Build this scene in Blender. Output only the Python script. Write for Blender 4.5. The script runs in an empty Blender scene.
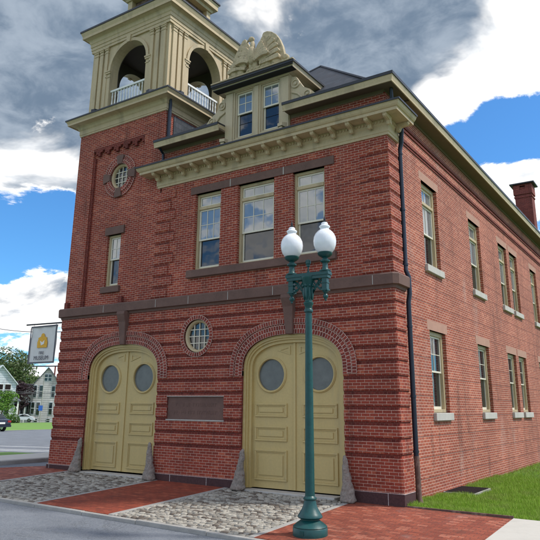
import bpy, bmesh, math, random
import numpy as np
from mathutils import Vector, Matrix
random.seed(7); rng = np.random.default_rng(7)
SC = bpy.context.scene
COL = SC.collection
# ------------------------------------------------------------------ camera
CR = Vector((0.83415809, 0.55145233, 0.00897852)); CU = Vector((0.14060843, -0.22837742, 0.96336547)); CF = Vector((-0.53330062, 0.80233664, 0.26804172))
CP = Vector((5.53123401, -13.54363717, 2.06182079)); FOC = 629.85; PCY = 231.61
cam = bpy.data.objects.new('camera', bpy.data.cameras.new('camera')); COL.objects.link(cam)
cam.matrix_world = Matrix(((CR.x, CU.x, -CF.x, CP.x), (CR.y, CU.y, -CF.y, CP.y), (CR.z, CU.z, -CF.z, CP.z), (0, 0, 0, 1)))
cam.data.sensor_width = 36; cam.data.lens = FOC / 540 * 36; cam.data.shift_y = -(270 - PCY) / 540
cam.data.clip_start = .1; cam.data.clip_end = 3000
SC.camera = cam
def ray(u, v): return CF + CR * ((u - 270) / FOC) + CU * ((PCY - v) / FOC)
def far(u, v, D): return CP + ray(u, v) * D
# ------------------------------------------------------------------ node helpers
def nd(nt, typ, ins=(), **kw):
    n = nt.nodes.new(typ)
    for k, v in kw.items(): setattr(n, k, v)
    it = ins.items() if isinstance(ins, dict) else enumerate(ins)
    for k, v in it:
        if v is None: continue
        if isinstance(v, bpy.types.NodeSocket): nt.links.new(v, n.inputs[k])
        else: n.inputs[k].default_value = v
    return n
def M(nt, op, a, b=None, c=None): return nd(nt, 'ShaderNodeMath', [a, b, c], operation=op).outputs[0]
def mixc(nt, f, a, b, bt='MIX'):
    n = nt.nodes.new('ShaderNodeMix'); n.data_type = 'RGBA'; n.blend_type = bt
    for i, v in ((0, f), (6, a), (7, b)):
        if isinstance(v, bpy.types.NodeSocket): nt.links.new(v, n.inputs[i])
        elif i == 0: n.inputs[0].default_value = v
        else: n.inputs[i].default_value = (*v[:3], 1)
    return n.outputs[2]
def sstep(nt, x, a, b, lo=0., hi=1.): return nd(nt, 'ShaderNodeMapRange', {0: x, 1: a, 2: b, 3: lo, 4: hi}, interpolation_type='SMOOTHSTEP').outputs[0]
# ------------------------------------------------------------------ world
SUN_EL, SUN_AZ = math.radians(52), math.radians(62)      # azimuth measured from +y (behind the house) towards +x
W = bpy.data.worlds.new('World'); SC.world = W; W.use_nodes = True; W.cycles.sampling_method = 'MANUAL'; W.cycles.sample_map_resolution = 512
nt = W.node_tree; nt.nodes.clear()
sky = nd(nt, 'ShaderNodeTexSky', sky_type='NISHITA', sun_disc=False, sun_elevation=SUN_EL, sun_rotation=SUN_AZ, altitude=100, air_density=1.0, dust_density=.6, ozone_density=2.2)
tc = nd(nt, 'ShaderNodeTexCoord'); d = nd(nt, 'ShaderNodeVectorMath', [tc.outputs['Generated']], operation='NORMALIZE').outputs[0]
sep = nd(nt, 'ShaderNodeSeparateXYZ', [d])
zz = M(nt, 'ADD', M(nt, 'MAXIMUM', sep.outputs[2], 0.), .42)
P = nd(nt, 'ShaderNodeVectorMath', [d, nd(nt, 'ShaderNodeCombineXYZ', [zz, zz, M(nt, 'MULTIPLY', zz, .55)]).outputs[0]], operation='DIVIDE').outputs[0]
nA = nd(nt, 'ShaderNodeTexNoise', {'Vector': P, 'Scale': 5.6, 'Detail': 9., 'Roughness': .63, 'Distortion': .25}).outputs[0]
nB = nd(nt, 'ShaderNodeTexNoise', {'Vector': P, 'Scale': 3.4, 'Detail': 6., 'Roughness': .55, 'Distortion': .35}).outputs[0]
def blobs(base, lst):
    acc = base
    for u, v, r, a in lst:
        c = ray(u, v).normalized(); k = 1 / (1 - math.cos(r / FOC))
        dt = nd(nt, 'ShaderNodeVectorMath', [d, tuple(c * k)], operation='DOT_PRODUCT').outputs[1]
        f_ = M(nt, 'MAXIMUM', M(nt, 'ADD', dt, 1 - k), 0.)
        acc = M(nt, 'MULTIPLY_ADD', f_, a * 1.15, acc)
    return acc
cov = blobs(M(nt, 'MULTIPLY_ADD', nA, 2.0, -.46), [(60, 60, 200, .32), (290, 0, 230, .38), (415, 40, 110, .3), (0, 150, 90, .2), (485, 65, 80, .36), (540, 20, 80, .25),
    (20, 225, 62, -.42), (72, 235, 50, -.42), (-40, 235, 60, -.3), (35, 300, 60, .2),
    (485, 132, 50, -.42), (530, 122, 56, -.5), (450, 146, 36, -.34), (505, 178, 52, .42), (610, 120, 80, -.3)])
alpha = sstep(nt, cov, .45, .63)
dark = blobs(M(nt, 'MULTIPLY', M(nt, 'SUBTRACT', nB, .5), 2.6), [(70, 70, 240, .62), (290, 0, 240, .60), (405, 50, 130, .55), (275, 40, 80, -.35), (30, 170, 60, -.38), (30, 95, 50, -.12), (515, 50, 100, -.9), (415, 118, 45, -.5), (30, 300, 90, -.25), (60, 340, 40, .2), (480, 30, 50, .25)])
edge = sstep(nt, cov, .54, .74)
dk = M(nt, 'MULTIPLY', sstep(nt, dark, .02, .55), edge)
cc = mixc(nt, dk, (1.10, 1.07, 1.03), (.125, .175, .245))
nC = nd(nt, 'ShaderNodeTexNoise', {'Vector': P, 'Scale': 11., 'Detail': 5., 'Roughness': .6, 'Distortion': .3}).outputs[0]
cc = mixc(nt, M(nt, 'MULTIPLY', sstep(nt, nC, .34, .70), .42), cc, (.50, .56, .63))
skyc = mixc(nt, 1., nd(nt, 'ShaderNodeVectorMath', {0: sky.outputs[0], 3: .10}, operation='SCALE').outputs[0], (.50, .98, 1.36), 'MULTIPLY')
low = sstep(nt, sep.outputs[2], -.02, .0)
allc = mixc(nt, M(nt, 'MULTIPLY', alpha, low), skyc, cc)
bg = nd(nt, 'ShaderNodeBackground', [allc, 1.0]); out = nd(nt, 'ShaderNodeOutputWorld', [bg.outputs[0]])
# ------------------------------------------------------------------ sun and exposure
sl = bpy.data.lights.new('sun', 'SUN'); sl.energy = 2.6; sl.angle = math.radians(5); sl.color = (1, .95, .87)
so = bpy.data.objects.new('sun', sl); COL.objects.link(so); so.location = (20, 10, 40)
sd = Vector((math.sin(SUN_AZ) * math.cos(SUN_EL), math.cos(SUN_AZ) * math.cos(SUN_EL), math.sin(SUN_EL)))
so.rotation_euler = sd.to_track_quat('Z', 'Y').to_euler()
vs = SC.view_settings; vs.view_transform = 'Standard'; vs.look = 'None'; vs.gamma = 1; vs.exposure = 0.5; vs.use_curve_mapping = False
# ------------------------------------------------------------------ materials
def base_mat(name):
    m = bpy.data.materials.new(name); m.use_nodes = True
    return m, m.node_tree, m.node_tree.nodes['Principled BSDF']
def mat(name, col, rough=.6, var=.12, scale=3., fine=40., bump=0., metal=0., spec=.5, streak=False, stain=None):
    m, nt, b = base_mat(name)
    co = nd(nt, 'ShaderNodeTexCoord').outputs['Object']
    v = co
    if streak: v = nd(nt, 'ShaderNodeVectorMath', [co, (1, 1, .18)], operation='MULTIPLY').outputs[0]
    n1 = nd(nt, 'ShaderNodeTexNoise', {'Vector': v, 'Scale': scale, 'Detail': 6., 'Roughness': .6}).outputs[0]
    n2 = nd(nt, 'ShaderNodeTexNoise', {'Vector': co, 'Scale': fine, 'Detail': 3.}).outputs[0]
    f = M(nt, 'ADD', M(nt, 'MULTIPLY', n1, .65), M(nt, 'MULTIPLY', n2, .35))
    k = nd(nt, 'ShaderNodeMapRange', {0: f, 1: .3, 2: .7, 3: 1 - var, 4: 1 + var}).outputs[0]
    c = nd(nt, 'ShaderNodeVectorMath', {0: tuple(col), 3: k}, operation='SCALE').outputs[0]
    if stain: c = mixc(nt, sstep(nt, n1, .5, .68, 0., stain[3]), c, stain[:3])
    nt.links.new(c, b.inputs['Base Color'])
    b.inputs['Roughness'].default_value = rough; b.inputs['Metallic'].default_value = metal; b.inputs['Specular IOR Level'].default_value = spec
    if bump:
        bp = nd(nt, 'ShaderNodeBump', {'Height': f, 'Distance': bump, 'Strength': .8}); nt.links.new(bp.outputs[0], b.inputs['Normal'])
    return m
def brick(name, c1, c2, c3, mortar, w=.208, h=.0676, ms=.0055, mode='auto', off=.5, vsh=.018, bump=.006, lines=None, stain=0., rough=.85, sq=1., ush=0.):
    m, nt, b = base_mat(name)
    t = nd(nt, 'ShaderNodeTexCoord'); co = t.outputs['Object']
    s = nd(nt, 'ShaderNodeSeparateXYZ', [co]); X, Y, Z = s.outputs
    if mode == 'auto':
        g = nd(nt, 'ShaderNodeSeparateXYZ', [nd(nt, 'ShaderNodeNewGeometry').outputs['True Normal']])
        sx = M(nt, 'GREATER_THAN', M(nt, 'ABSOLUTE', g.outputs[0]), .72)
        U = M(nt, 'ADD', M(nt, 'MULTIPLY', sx, Y), M(nt, 'MULTIPLY', M(nt, 'SUBTRACT', 1., sx), X))
        vec = nd(nt, 'ShaderNodeCombineXYZ', [M(nt, 'ADD', U, ush), M(nt, 'ADD', Z, vsh), 0.]).outputs[0]
    elif mode == 'xy': vec = nd(nt, 'ShaderNodeCombineXYZ', [X, Y, 0.]).outputs[0]
    else: vec = t.outputs['UV']
    wob = nd(nt, 'ShaderNodeTexNoise', {'Vector': vec, 'Scale': 9., 'Detail': 2.})
    wv = nd(nt, 'ShaderNodeVectorMath', [nd(nt, 'ShaderNodeVectorMath', [wob.outputs[1], (.5, .5, .5)], operation='SUBTRACT').outputs[0], (.008, .005, 0)], operation='MULTIPLY').outputs[0]
    vec2 = nd(nt, 'ShaderNodeVectorMath', [vec, wv], operation='ADD').outputs[0]
    bt = nd(nt, 'ShaderNodeTexBrick', {'Vector': vec2, 'Color1': (*c1, 1), 'Color2': (*c2, 1), 'Mortar': (*mortar, 1), 'Scale': 1., 'Mortar Size': ms, 'Mortar Smooth': .25, 'Bias': 0., 'Brick Width': w, 'Row Height': h}, offset=off, offset_frequency=2, squash=sq)
    # second, coarser per brick tint
    cell = nd(nt, 'ShaderNodeVectorMath', [vec, (w, h, 1)], operation='DIVIDE').outputs[0]
    wn = nd(nt, 'ShaderNodeTexWhiteNoise', {0: nd(nt, 'ShaderNodeVectorMath', [cell], operation='FLOOR').outputs[0]}).outputs[0]
    big = nd(nt, 'ShaderNodeTexNoise', {'Vector': co, 'Scale': .55, 'Detail': 5., 'Roughness': .65}).outputs[0]
    fine = nd(nt, 'ShaderNodeTexNoise', {'Vector': co, 'Scale': 28., 'Detail': 2., 'Roughness': .65}).outputs[0]
    c = mixc(nt, M(nt, 'MULTIPLY', sstep(nt, wn, .74, 1.), M(nt, 'SUBTRACT', 1., bt.outputs[1])), bt.outputs[0], c3)
    k = M(nt, 'ADD', nd(nt, 'ShaderNodeMapRange', {0: big, 1: .3, 2: .7, 3: .82, 4: 1.18}).outputs[0], nd(nt, 'ShaderNodeMapRange', {0: fine, 1: .3, 2: .7, 3: -.2, 4: .2}).outputs[0])
    c = nd(nt, 'ShaderNodeVectorMath', {0: c, 3: k}, operation='SCALE').outputs[0]
    if stain:
        st = nd(nt, 'ShaderNodeTexNoise', {'Vector': nd(nt, 'ShaderNodeVectorMath', [co, (1, 1, .45)], operation='MULTIPLY').outputs[0], 'Scale': 1.1, 'Detail': 8., 'Roughness': .68}).outputs[0]
        c = mixc(nt, sstep(nt, st, .55, .75, 0., stain), c, (.42, .32, .28))
    if mode == 'auto':
        gr = nd(nt, 'ShaderNodeTexNoise', {'Vector': nd(nt, 'ShaderNodeVectorMath', [co, (2.2, 2.2, .35)], operation='MULTIPLY').outputs[0], 'Scale': 1., 'Detail': 6., 'Roughness': .7}).outputs[0]
        c = mixc(nt, sstep(nt, gr, .5, .78, 0., .55), c, (.05, .022, .018))
    if mode == 'xy':
        gr = nd(nt, 'ShaderNodeTexNoise', {'Vector': co, 'Scale': 2.3, 'Detail': 8., 'Roughness': .72}).outputs[0]
        c = mixc(nt, sstep(nt, gr, .5, .72, 0., .6), c, (.09, .035, .024))
    hgt = M(nt, 'SUBTRACT', M(nt, 'MULTIPLY', fine, .35), bt.outputs[1])
    if lines:
        fr = M(nt, 'FRACT', M(nt, 'DIVIDE', M(nt, 'ADD', Z, vsh), h * lines))
        ln = M(nt, 'LESS_THAN', fr, .035)
        ln = M(nt, 'MULTIPLY', ln, sstep(nt, fine, .3, .5, .35, 1.))
        c = mixc(nt, M(nt, 'MULTIPLY', ln, .78), c, (.06, .03, .03))
        hgt = M(nt, 'SUBTRACT', hgt, M(nt, 'MULTIPLY', ln, 1.5))
    nt.links.new(c, b.inputs['Base Color']); b.inputs['Roughness'].default_value = rough; b.inputs['Specular IOR Level'].default_value = .3
    bp = nd(nt, 'ShaderNodeBump', {'Height': hgt, 'Distance': bump, 'Strength': .7}); nt.links.new(bp.outputs[0], b.inputs['Normal'])
    return m
MT = {}
MT['brick'] = brick('pressed_brick', (.29, .050, .028), (.205, .036, .022), (.36, .088, .047), (.56, .38, .30), stain=.10, ms=.0048)
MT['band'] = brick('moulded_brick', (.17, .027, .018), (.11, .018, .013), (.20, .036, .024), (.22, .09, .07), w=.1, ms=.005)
MT['side'] = brick('common_brick', (.34, .083, .045), (.26, .06, .035), (.40, .125, .073), (.62, .42, .33), lines=7, stain=.32, ms=.006)
MT['arch'] = brick('arch_brick', (.25, .045, .03), (.13, .026, .02), (.30, .075, .05), (.56, .42, .35), w=.072, h=.113, mode='uv', ms=.0055)
MT['chim'] = brick('chimney_brick', (.22, .045, .035), (.16, .034, .028), (.25, .06, .045), (.25, .12, .1))
MT['pave'] = brick('paving_brick', (.30, .075, .04), (.20, .045, .026), (.38, .13, .08), (.11, .05, .036), w=.205, h=.1, mode='xy', ms=.006, bump=.004, stain=.3)
MT['pave2'] = brick('paving_brick_new', (.27, .055, .026), (.19, .038, .02), (.32, .08, .04), (.10, .03, .02), w=.205, h=.1, mode='xy', ms=.005, bump=.003)
MT['stone'] = mat('brownstone', (.135, .073, .057), .8, .25, 2.5, 30, .006)
MT['found'] = brick('foundation_stone', (.075, .036, .036), (.062, .03, .032), (.085, .042, .042), (.5, .44, .42), w=1.25, h=.62, vsh=.32, ms=.008, off=0., ush=.35)
MT['pale'] = mat('pale_stone', (.46, .43, .39), .85, .2, 4, 30, .004, streak=True)
MT['pink'] = mat('side_lintel_stone', (.40, .22, .16), .85, .12, 4, 30, .003)
MT['trim'] = mat('tan_trim_paint', (.48, .37, .215), .55, .18, 1.8, 26, .002, streak=True, stain=(.24, .19, .11, .6))
MT['trim2'] = mat('weathered_trim_paint', (.49, .39, .25), .55, .14, 3, 30, .002, streak=True, stain=(.2, .19, .15, .4))
MT['door'] = mat('door_paint', (.52, .385, .155), .45, .12, 1.5, 22, .0012, streak=True, stain=(.33, .27, .15, .4))
MT['sash'] = mat('sash_paint', (.68, .62, .50), .45, .06)
MT['inner'] = mat('painted_shade_boards', (.075, .06, .045), .8, .1, 3)  # near-black brown puts the belfry's inner shade into the colour
MT['soffit'] = mat('soffit_shade_brown', (.15, .105, .065), .7, .12, 3)  # dark brown carries the shade under the eaves in its colour
MT['white'] = mat('white_paint', (.75, .74, .70), .5, .08)
MT['slate'] = brick('slate_shingle', (.045, .052, .065), (.03, .036, .046), (.07, .075, .09), (.012, .014, .018), w=.26, h=.17, ms=.004, rough=.6)
MT['gutter'] = mat('dark_gutter_metal', (.03, .032, .038), .45, .25, 5, 30, metal=.3)
MT['pipe'] = mat('downspout_metal', (.018, .024, .04), .4, .25, 4, 30, metal=.3)
MT['rust'] = mat('rusty_iron', (.12, .065, .05), .8, .35, 8, 40, .003, stain=(.3, .22, .18, .5))
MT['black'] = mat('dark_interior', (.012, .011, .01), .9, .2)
MT['green'] = mat('green_lamp_paint', (.002, .060, .058), .4, .35, 6, 40, .003, stain=(.012, .05, .045, .7))
MT['asphalt'] = mat('asphalt', (.115, .13, .155), .9, .3, .9, 70, .02, stain=(.17, .18, .20, .45))
m_, nt, b = MT['asphalt'], MT['asphalt'].node_tree, MT['asphalt'].node_tree.nodes['Principled BSDF']
co = nd(nt, 'ShaderNodeTexCoord').outputs['Object']; src = b.inputs['Base Color'].links[0].from_socket
vo = nd(nt, 'ShaderNodeTexVoronoi', {'Vector': co, 'Scale': 55.}); ck = nd(nt, 'ShaderNodeTexNoise', {'Vector': co, 'Scale': .45, 'Detail': 9., 'Roughness': .7, 'Distortion': .6}).outputs[0]
c = mixc(nt, M(nt, 'MULTIPLY', nd(nt, 'ShaderNodeSeparateXYZ', [vo.outputs[1]]).outputs[0], .5), src, (.26, .27, .28))
c = mixc(nt, sstep(nt, M(nt, 'ABSOLUTE', M(nt, 'SUBTRACT', ck, .5)), .0, .006, .65, 0.), c, (.04, .042, .045)); nt.links.new(c, b.inputs['Base Color'])
MT['concrete'] = mat('concrete', (.50, .475, .42), .85, .12, 1.5, 60, .003, stain=(.34, .32, .28, .4))
MT['kerb'] = mat('kerb_stone', (.33, .315, .29), .85, .22, 3, 40, .006)
MT['boll'] = mat('rough_granite', (.25, .21, .18), .9, .45, 7, 30, .04, stain=(.13, .075, .055, .75))
MT['soil'] = mat('soil', (.075, .055, .035), .95, .3, 4, 50, .01)
MT['turf'] = mat('turf', (.07, .15, .022), .95, .3, 1.2, 30, .01)
MT['turf2'] = mat('far_turf', (.13, .25, .035), .95, .2, .4, 8, .01)
MT['paint'] = mat('road_paint', (.7, .7, .68), .7, .15, 5, 40)
MT['eagle'] = mat('cast_stone', (.47, .375, .235), .8, .3, 5, 26, .008, stain=(.17, .135, .085, .7))
MT['chrome'] = mat('chrome', (.5, .5, .52), .2, .05, metal=1.)
MT['tyre'] = mat('tyre_rubber', (.015, .015, .015), .9, .1)
def glass(name, col=(.02, .025, .03), ior=1.9, rough=.03, wav=.0):
    m, nt, b = base_mat(name)
    co = nd(nt, 'ShaderNodeTexCoord').outputs['Object']
    n = nd(nt, 'ShaderNodeTexNoise', {'Vector': co, 'Scale': 1.7, 'Detail': 2.}).outputs[0]
    b.inputs['Base Color'].default_value = (*col, 1); b.inputs['Roughness'].default_value = rough; b.inputs['IOR'].default_value = ior
    bp = nd(nt, 'ShaderNodeBump', {'Height': n, 'Distance': .02, 'Strength': .12}); nt.links.new(bp.outputs[0], b.inputs['Normal'])
    return m
MT['glass'] = glass('window_glass', (.015, .02, .026), 1.75)
MT['glassup'] = glass('pale_reflection_glass', (.17, .185, .19), 2.4)  # pale grey base colour stands in for sky reflected in upper sashes
MT['glassd'] = glass('dark_window_glass', (.012, .016, .018), 1.7)
MT['glasso'] = mat('wired_glass', (.12, .125, .12), .3, .25, 5, 60)
m, nt, b = base_mat('milky_globe_glass'); b.inputs['Roughness'].default_value = .18
nn = nd(nt, 'ShaderNodeTexNoise', {'Vector': nd(nt, 'ShaderNodeTexCoord').outputs['Object'], 'Scale': 14., 'Detail': 4.}).outputs[0]
nt.links.new(mixc(nt, nn, (.74, .75, .78), (.88, .88, .90)), b.inputs['Base Color'])
b.inputs['Subsurface Weight'].default_value = .5; b.inputs['Subsurface Radius'].default_value = (.1, .1, .1); MT['globe'] = m
def island(name, c1, c2, c3, rough=.8, bump=.004):
    m, nt, b = base_mat(name)
    r = nd(nt, 'ShaderNodeNewGeometry').outputs['Random Per Island']
    co = nd(nt, 'ShaderNodeTexCoord').outputs['Object']
    c = mixc(nt, sstep(nt, r, 0., .6), c1, c2); c = mixc(nt, sstep(nt, r, .66, .9), c, c3)
    n = nd(nt, 'ShaderNodeTexNoise', {'Vector': co, 'Scale': 25., 'Detail': 4.}).outputs[0]
    c = nd(nt, 'ShaderNodeVectorMath', {0: c, 3: nd(nt, 'ShaderNodeMapRange', {0: n, 1: .3, 2: .7, 3: .7, 4: 1.25}).outputs[0]}, operation='SCALE').outputs[0]
    nt.links.new(c, b.inputs['Base Color']); b.inputs['Roughness'].default_value = rough; b.inputs['Specular IOR Level'].default_value = .3
    if name == 'grass_blades':
        pn = nd(nt, 'ShaderNodeTexNoise', {'Vector': co, 'Scale': 1.3, 'Detail': 5., 'Roughness': .6}).outputs[0]
        c = mixc(nt, sstep(nt, pn, .48, .72, 0., .7), c, (.30, .31, .10)); nt.links.new(c, b.inputs['Base Color'])
    else:
        bp = nd(nt, 'ShaderNodeBump', {'Height': n, 'Distance': bump}); nt.links.new(bp.outputs[0], b.inputs['Normal'])
    return m
MT['cobble'] = island('cobble_granite', (.22, .20, .17), (.40, .37, .315), (.13, .105, .085), bump=.012)
MT['blade'] = island('grass_blades', (.19, .33, .022), (.28, .46, .035), (.36, .43, .09), .6)
MT['leaf'] = island('green_leaves', (.035, .085, .018), (.07, .13, .028), (.10, .16, .04), .6)
MT['leaf2'] = island('pale_leaves', (.07, .10, .03), (.10, .14, .045), (.13, .17, .06), .6)
MT['leaf3'] = island('purple_leaves', (.025, .012, .018), (.04, .017, .024), (.05, .03, .03), .6)
MT['leaf4'] = island('bright_leaves', (.07, .17, .02), (.12, .24, .03), (.16, .27, .05), .6)
MT['bark'] = mat('bark', (.08, .06, .045), .95, .3, 6, 30, .02)
MT['siding1'] = brick('white_siding', (.62, .66, .70), (.60, .64, .68), (.64, .67, .71), (.46, .49, .53), w=60., h=.22, ms=.012, rough=.7, bump=.01)
MT['siding2'] = brick('grey_siding', (.58, .55, .53), (.55, .52, .50), (.6, .57, .55), (.42, .40, .39), w=60., h=.22, ms=.012, rough=.7, bump=.01)
MT['hroof'] = mat('grey_shingles', (.10, .105, .12), .85, .2)
MT['carb'] = mat('dark_car_paint', (.012, .014, .03), .22, .05)
MT['carw'] = mat('silver_car_paint', (.62, .65, .68), .25, .04)
MT['redl'] = mat('red_lens', (.35, .01, .01), .2, .05)
MT['gold'] = mat('orange_print', (.72, .38, .02), .6, .15, 20, 80)
MT['cloth'] = mat('banner_cloth', (.66, .65, .62), .75, .08, 5, 40, .003)
MT['ink'] = mat('grey_print', (.10, .10, .12), .7, .1)
MT['blue'] = mat('blue_sign', (.03, .12, .5), .5, .1)
# ------------------------------------------------------------------ geometry helpers
class MB:
    def __init__(s, xf=None): s.v = []; s.f = []; s.uv = {}; s.xf = xf
    def add(s, vs, fs, uvs=None):
        o = len(s.v)
        s.v += [tuple(s.xf(*p)) if s.xf else tuple(p) for p in vs]
        for i, f in enumerate(fs):
            if uvs: s.uv[len(s.f)] = [uvs[j] for j in f]
            s.f.append([o + j for j in f])
    def box(s, x0, x1, y0, y1, z0, z1):
        s.add([(x, y, z) for z in (z0, z1) for y in (y0, y1) for x in (x0, x1)],
              [(0, 2, 3, 1), (4, 5, 7, 6), (0, 1, 5, 4), (2, 6, 7, 3), (0, 4, 6, 2), (1, 3, 7, 5)])
    def ext(s, pts, y0, y1):                     # polygon in x,z pushed through y
        n = len(pts)
        s.add([(x, y0, z) for x, z in pts] + [(x, y1, z) for x, z in pts],
              [list(range(n))[::-1], list(range(n, 2 * n))] + [(i, (i + 1) % n, n + (i + 1) % n, n + i) for i in range(n)])
    def extz(s, pts, z0, z1):
        n = len(pts)
        s.add([(x, y, z0) for x, y in pts] + [(x, y, z1) for x, y in pts],
              [list(range(n))[::-1], list(range(n, 2 * n))] + [(i, (i + 1) % n, n + (i + 1) % n, n + i) for i in range(n)])
    def extx(s, pts, x0, x1):                    # polygon in y,z pushed through x
        n = len(pts)
        s.add([(x0, y, z) for y, z in pts] + [(x1, y, z) for y, z in pts],
              [list(range(n))[::-1], list(range(n, 2 * n))] + [(i, (i + 1) % n, n + (i + 1) % n, n + i) for i in range(n)])
    def band(s, A, B, y0, y1, uv=False):         # solid between two open outlines in x,z
        n = len(A); u = [0.]
        for i in range(1, n): u.append(u[-1] + math.dist(A[i], A[i - 1]))
        w = math.dist(A[n // 2], B[n // 2])
        vs = [(x, y0, z) for x, z in A] + [(x, y0, z) for x, z in B] + [(x, y1, z) for x, z in A] + [(x, y1, z) for x, z in B]
        fs = []
        for i in range(n - 1):
            fs += [(i, i + 1, n + i + 1, n + i), (2 * n + i, 3 * n + i, 3 * n + i + 1, 2 * n + i + 1), (i, 2 * n + i, 2 * n + i + 1, i + 1), (n + i, n + i + 1, 3 * n + i + 1, 3 * n + i)]
        fs += [(0, n, 3 * n, 2 * n), (n - 1, 3 * n - 1, 4 * n - 1, 2 * n - 1)]
        uvs = [(a, 0) for a in u] + [(a, w) for a in u] + [(a, -(y1 - y0)) for a in u] + [(a, w + y1 - y0) for a in u]
        s.add(vs, fs, uvs if uv else None)
    def lathe(s, prof, c=(0, 0, 0), n=24, axis='z'):
        vs = []; fs = []
        for r, h in prof:
            for k in range(n):
                a = 2 * math.pi * k / n
                if axis == 'z': vs.append((c[0] + r * math.cos(a), c[1] + r * math.sin(a), c[2] + h))
                elif axis == 'y': vs.append((c[0] + r * math.cos(a), c[1] + h, c[2] + r * math.sin(a)))
                else: vs.append((c[0] + h, c[1] + r * math.cos(a), c[2] + r * math.sin(a)))
        for i in range(len(prof) - 1):
            for k in range(n): fs.append((i * n + k, i * n + (k + 1) % n, (i + 1) * n + (k + 1) % n, (i + 1) * n + k))
        fs.append(list(range(n))[::-1]); fs.append([(len(prof) - 1) * n + k for k in range(n)])
        s.add(vs, fs)
    def tube(s, pts, r, n=8):
        pts = [Vector(p) for p in pts]; vs = []; fs = []
        for i, p in enumerate(pts):
            t = (pts[min(i + 1, len(pts) - 1)] - pts[max(i - 1, 0)]).normalized()
            a = t.cross(Vector((0, 0, 1)) if abs(t.z) < .9 else Vector((1, 0, 0))).normalized(); b_ = t.cross(a)
            rr = r[i] if isinstance(r, (list, tuple)) else r
            for k in range(n):
                an = 2 * math.pi * k / n; vs.append(tuple(p + a * rr * math.cos(an) + b_ * rr * math.sin(an)))
        for i in range(len(pts) - 1):
            for k in range(n): fs.append((i * n + k, i * n + (k + 1) % n, (i + 1) * n + (k + 1) % n, (i + 1) * n + k))
        fs.append(list(range(n))[::-1]); fs.append([(len(pts) - 1) * n + k for k in range(n)])
        s.add(vs, fs)
    def sweep(s, prof, path, closed=False):      # prof: (outward offset, z), closed polygon; path: xy points, outside on the right hand
        n = len(path); m_ = len(prof); N_ = []
        for i in range(n):
            def dirv(a, b_): q = Vector((path[b_][0] - path[a][0], path[b_][1] - path[a][1])); return q.normalized()
            if closed: d0, d1 = dirv((i - 1) % n, i), dirv(i, (i + 1) % n)
            else: d0 = dirv(max(i - 1, 0), max(i, 1)); d1 = dirv(min(i, n - 2), min(i + 1, n - 1))
            n0, n1 = Vector((d0.y, -d0.x)), Vector((d1.y, -d1.x))
            k = n0 + n1; k = k / (k.dot(n0)); N_.append(k)
        vs = [(path[i][0] + N_[i].x * o, path[i][1] + N_[i].y * o, z) for i in range(n) for o, z in prof]
        fs = []
        for i in range(n if closed else n - 1):
            j = (i + 1) % n
            for k in range(m_): fs.append((i * m_ + k, j * m_ + k, j * m_ + (k + 1) % m_, i * m_ + (k + 1) % m_))
        if not closed: fs.append(list(range(m_))[::-1]); fs.append([(n - 1) * m_ + k for k in range(m_)])
        s.add(vs, fs)
    def ell(s, c, r, rot=None, n=12, m_=8):
        vs = [];
        for i in range(m_ + 1):
            th = math.pi * i / m_
            for k in range(n):
                a = 2 * math.pi * k / n; p = Vector((r[0] * math.sin(th) * math.cos(a), r[1] * math.sin(th) * math.sin(a), r[2] * math.cos(th)))
                if rot: p = rot @ p
                vs.append((c[0] + p.x, c[1] + p.y, c[2] + p.z))
        fs = [(i * n + k, (i + 1) * n + k, (i + 1) * n + (k + 1) % n, i * n + (k + 1) % n) for i in range(m_) for k in range(n)]
        s.add(vs, fs)
    def build(s, name, m, parent=None, smooth=False, fix=True, weld=False):
        me = bpy.data.meshes.new(name); me.from_pydata(s.v, [], s.f)
        if s.uv:
            L = me.uv_layers.new(name='UVMap')
            for p in me.polygons:
                q = s.uv.get(p.index)
                if q:
                    for li, c in zip(p.loop_indices, q): L.data[li].uv = c
        if fix:
            bm = bmesh.new(); bm.from_mesh(me)
            if weld: bmesh.ops.remove_doubles(bm, verts=bm.verts, dist=1e-4)
            bmesh.ops.recalc_face_normals(bm, faces=bm.faces); bm.to_mesh(me); bm.free()
        me.materials.append(m if not isinstance(m, str) else MT[m])
        if smooth:
            for p in me.polygons: p.use_smooth = True
            if smooth != 'all': me.set_sharp_from_angle(angle=math.radians(40))
        o = bpy.data.objects.new(name, me); COL.objects.link(o)
        if parent: o.parent = parent
        return o
def empty(name, label, cat, loc=(0, 0, 0), rz=0, group=None):
    o = bpy.data.objects.new(name, None); COL.objects.link(o); o.location = loc; o.rotation_euler = (0, 0, rz); o.empty_display_size = .2
    return tag(o, label, cat, group)
def tag(o, label=None, cat=None, group=None, kind=None):
    if label: o['label'] = label
    if cat: o['category'] = cat
    if group: o['group'] = group
    if kind: o['kind'] = kind
    return o
def struct(o, label=None): o['kind'] = 'structure'; (label and o.__setitem__('label', label)); return o
def holder(name, parent):
    o = bpy.data.objects.new(name, None); COL.objects.link(o); o.parent = parent; o.empty_display_size = .1; return o
def apply_mods(o):
    dg = bpy.context.evaluated_depsgraph_get(); dg.update()
    me = bpy.data.meshes.new_from_object(o.evaluated_get(dg)); o.modifiers.clear(); o.data = me
def cut(o, cutters):
    cs = []
    for c in cutters:
        k = c.build('cutter', 'black', weld=True); cs.append(k)
        md = o.modifiers.new('b', 'BOOLEAN'); md.operation = 'DIFFERENCE'; md.solver = 'EXACT'; md.object = k
    bpy.context.view_layer.update(); apply_mods(o)
    for k in cs: bpy.data.objects.remove(k)
def cyl(c, r, h0, h1, axis='y', n=40):
    b_ = MB(); b_.lathe([(r, h0), (r, h1)], c, n, axis); return b_
def bevel(o, w=.008, seg=1):
    md = o.modifiers.new('bv', 'BEVEL'); md.width = w; md.segments = seg; md.limit_method = 'ANGLE'; md.angle_limit = math.radians(40); return o
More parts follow.
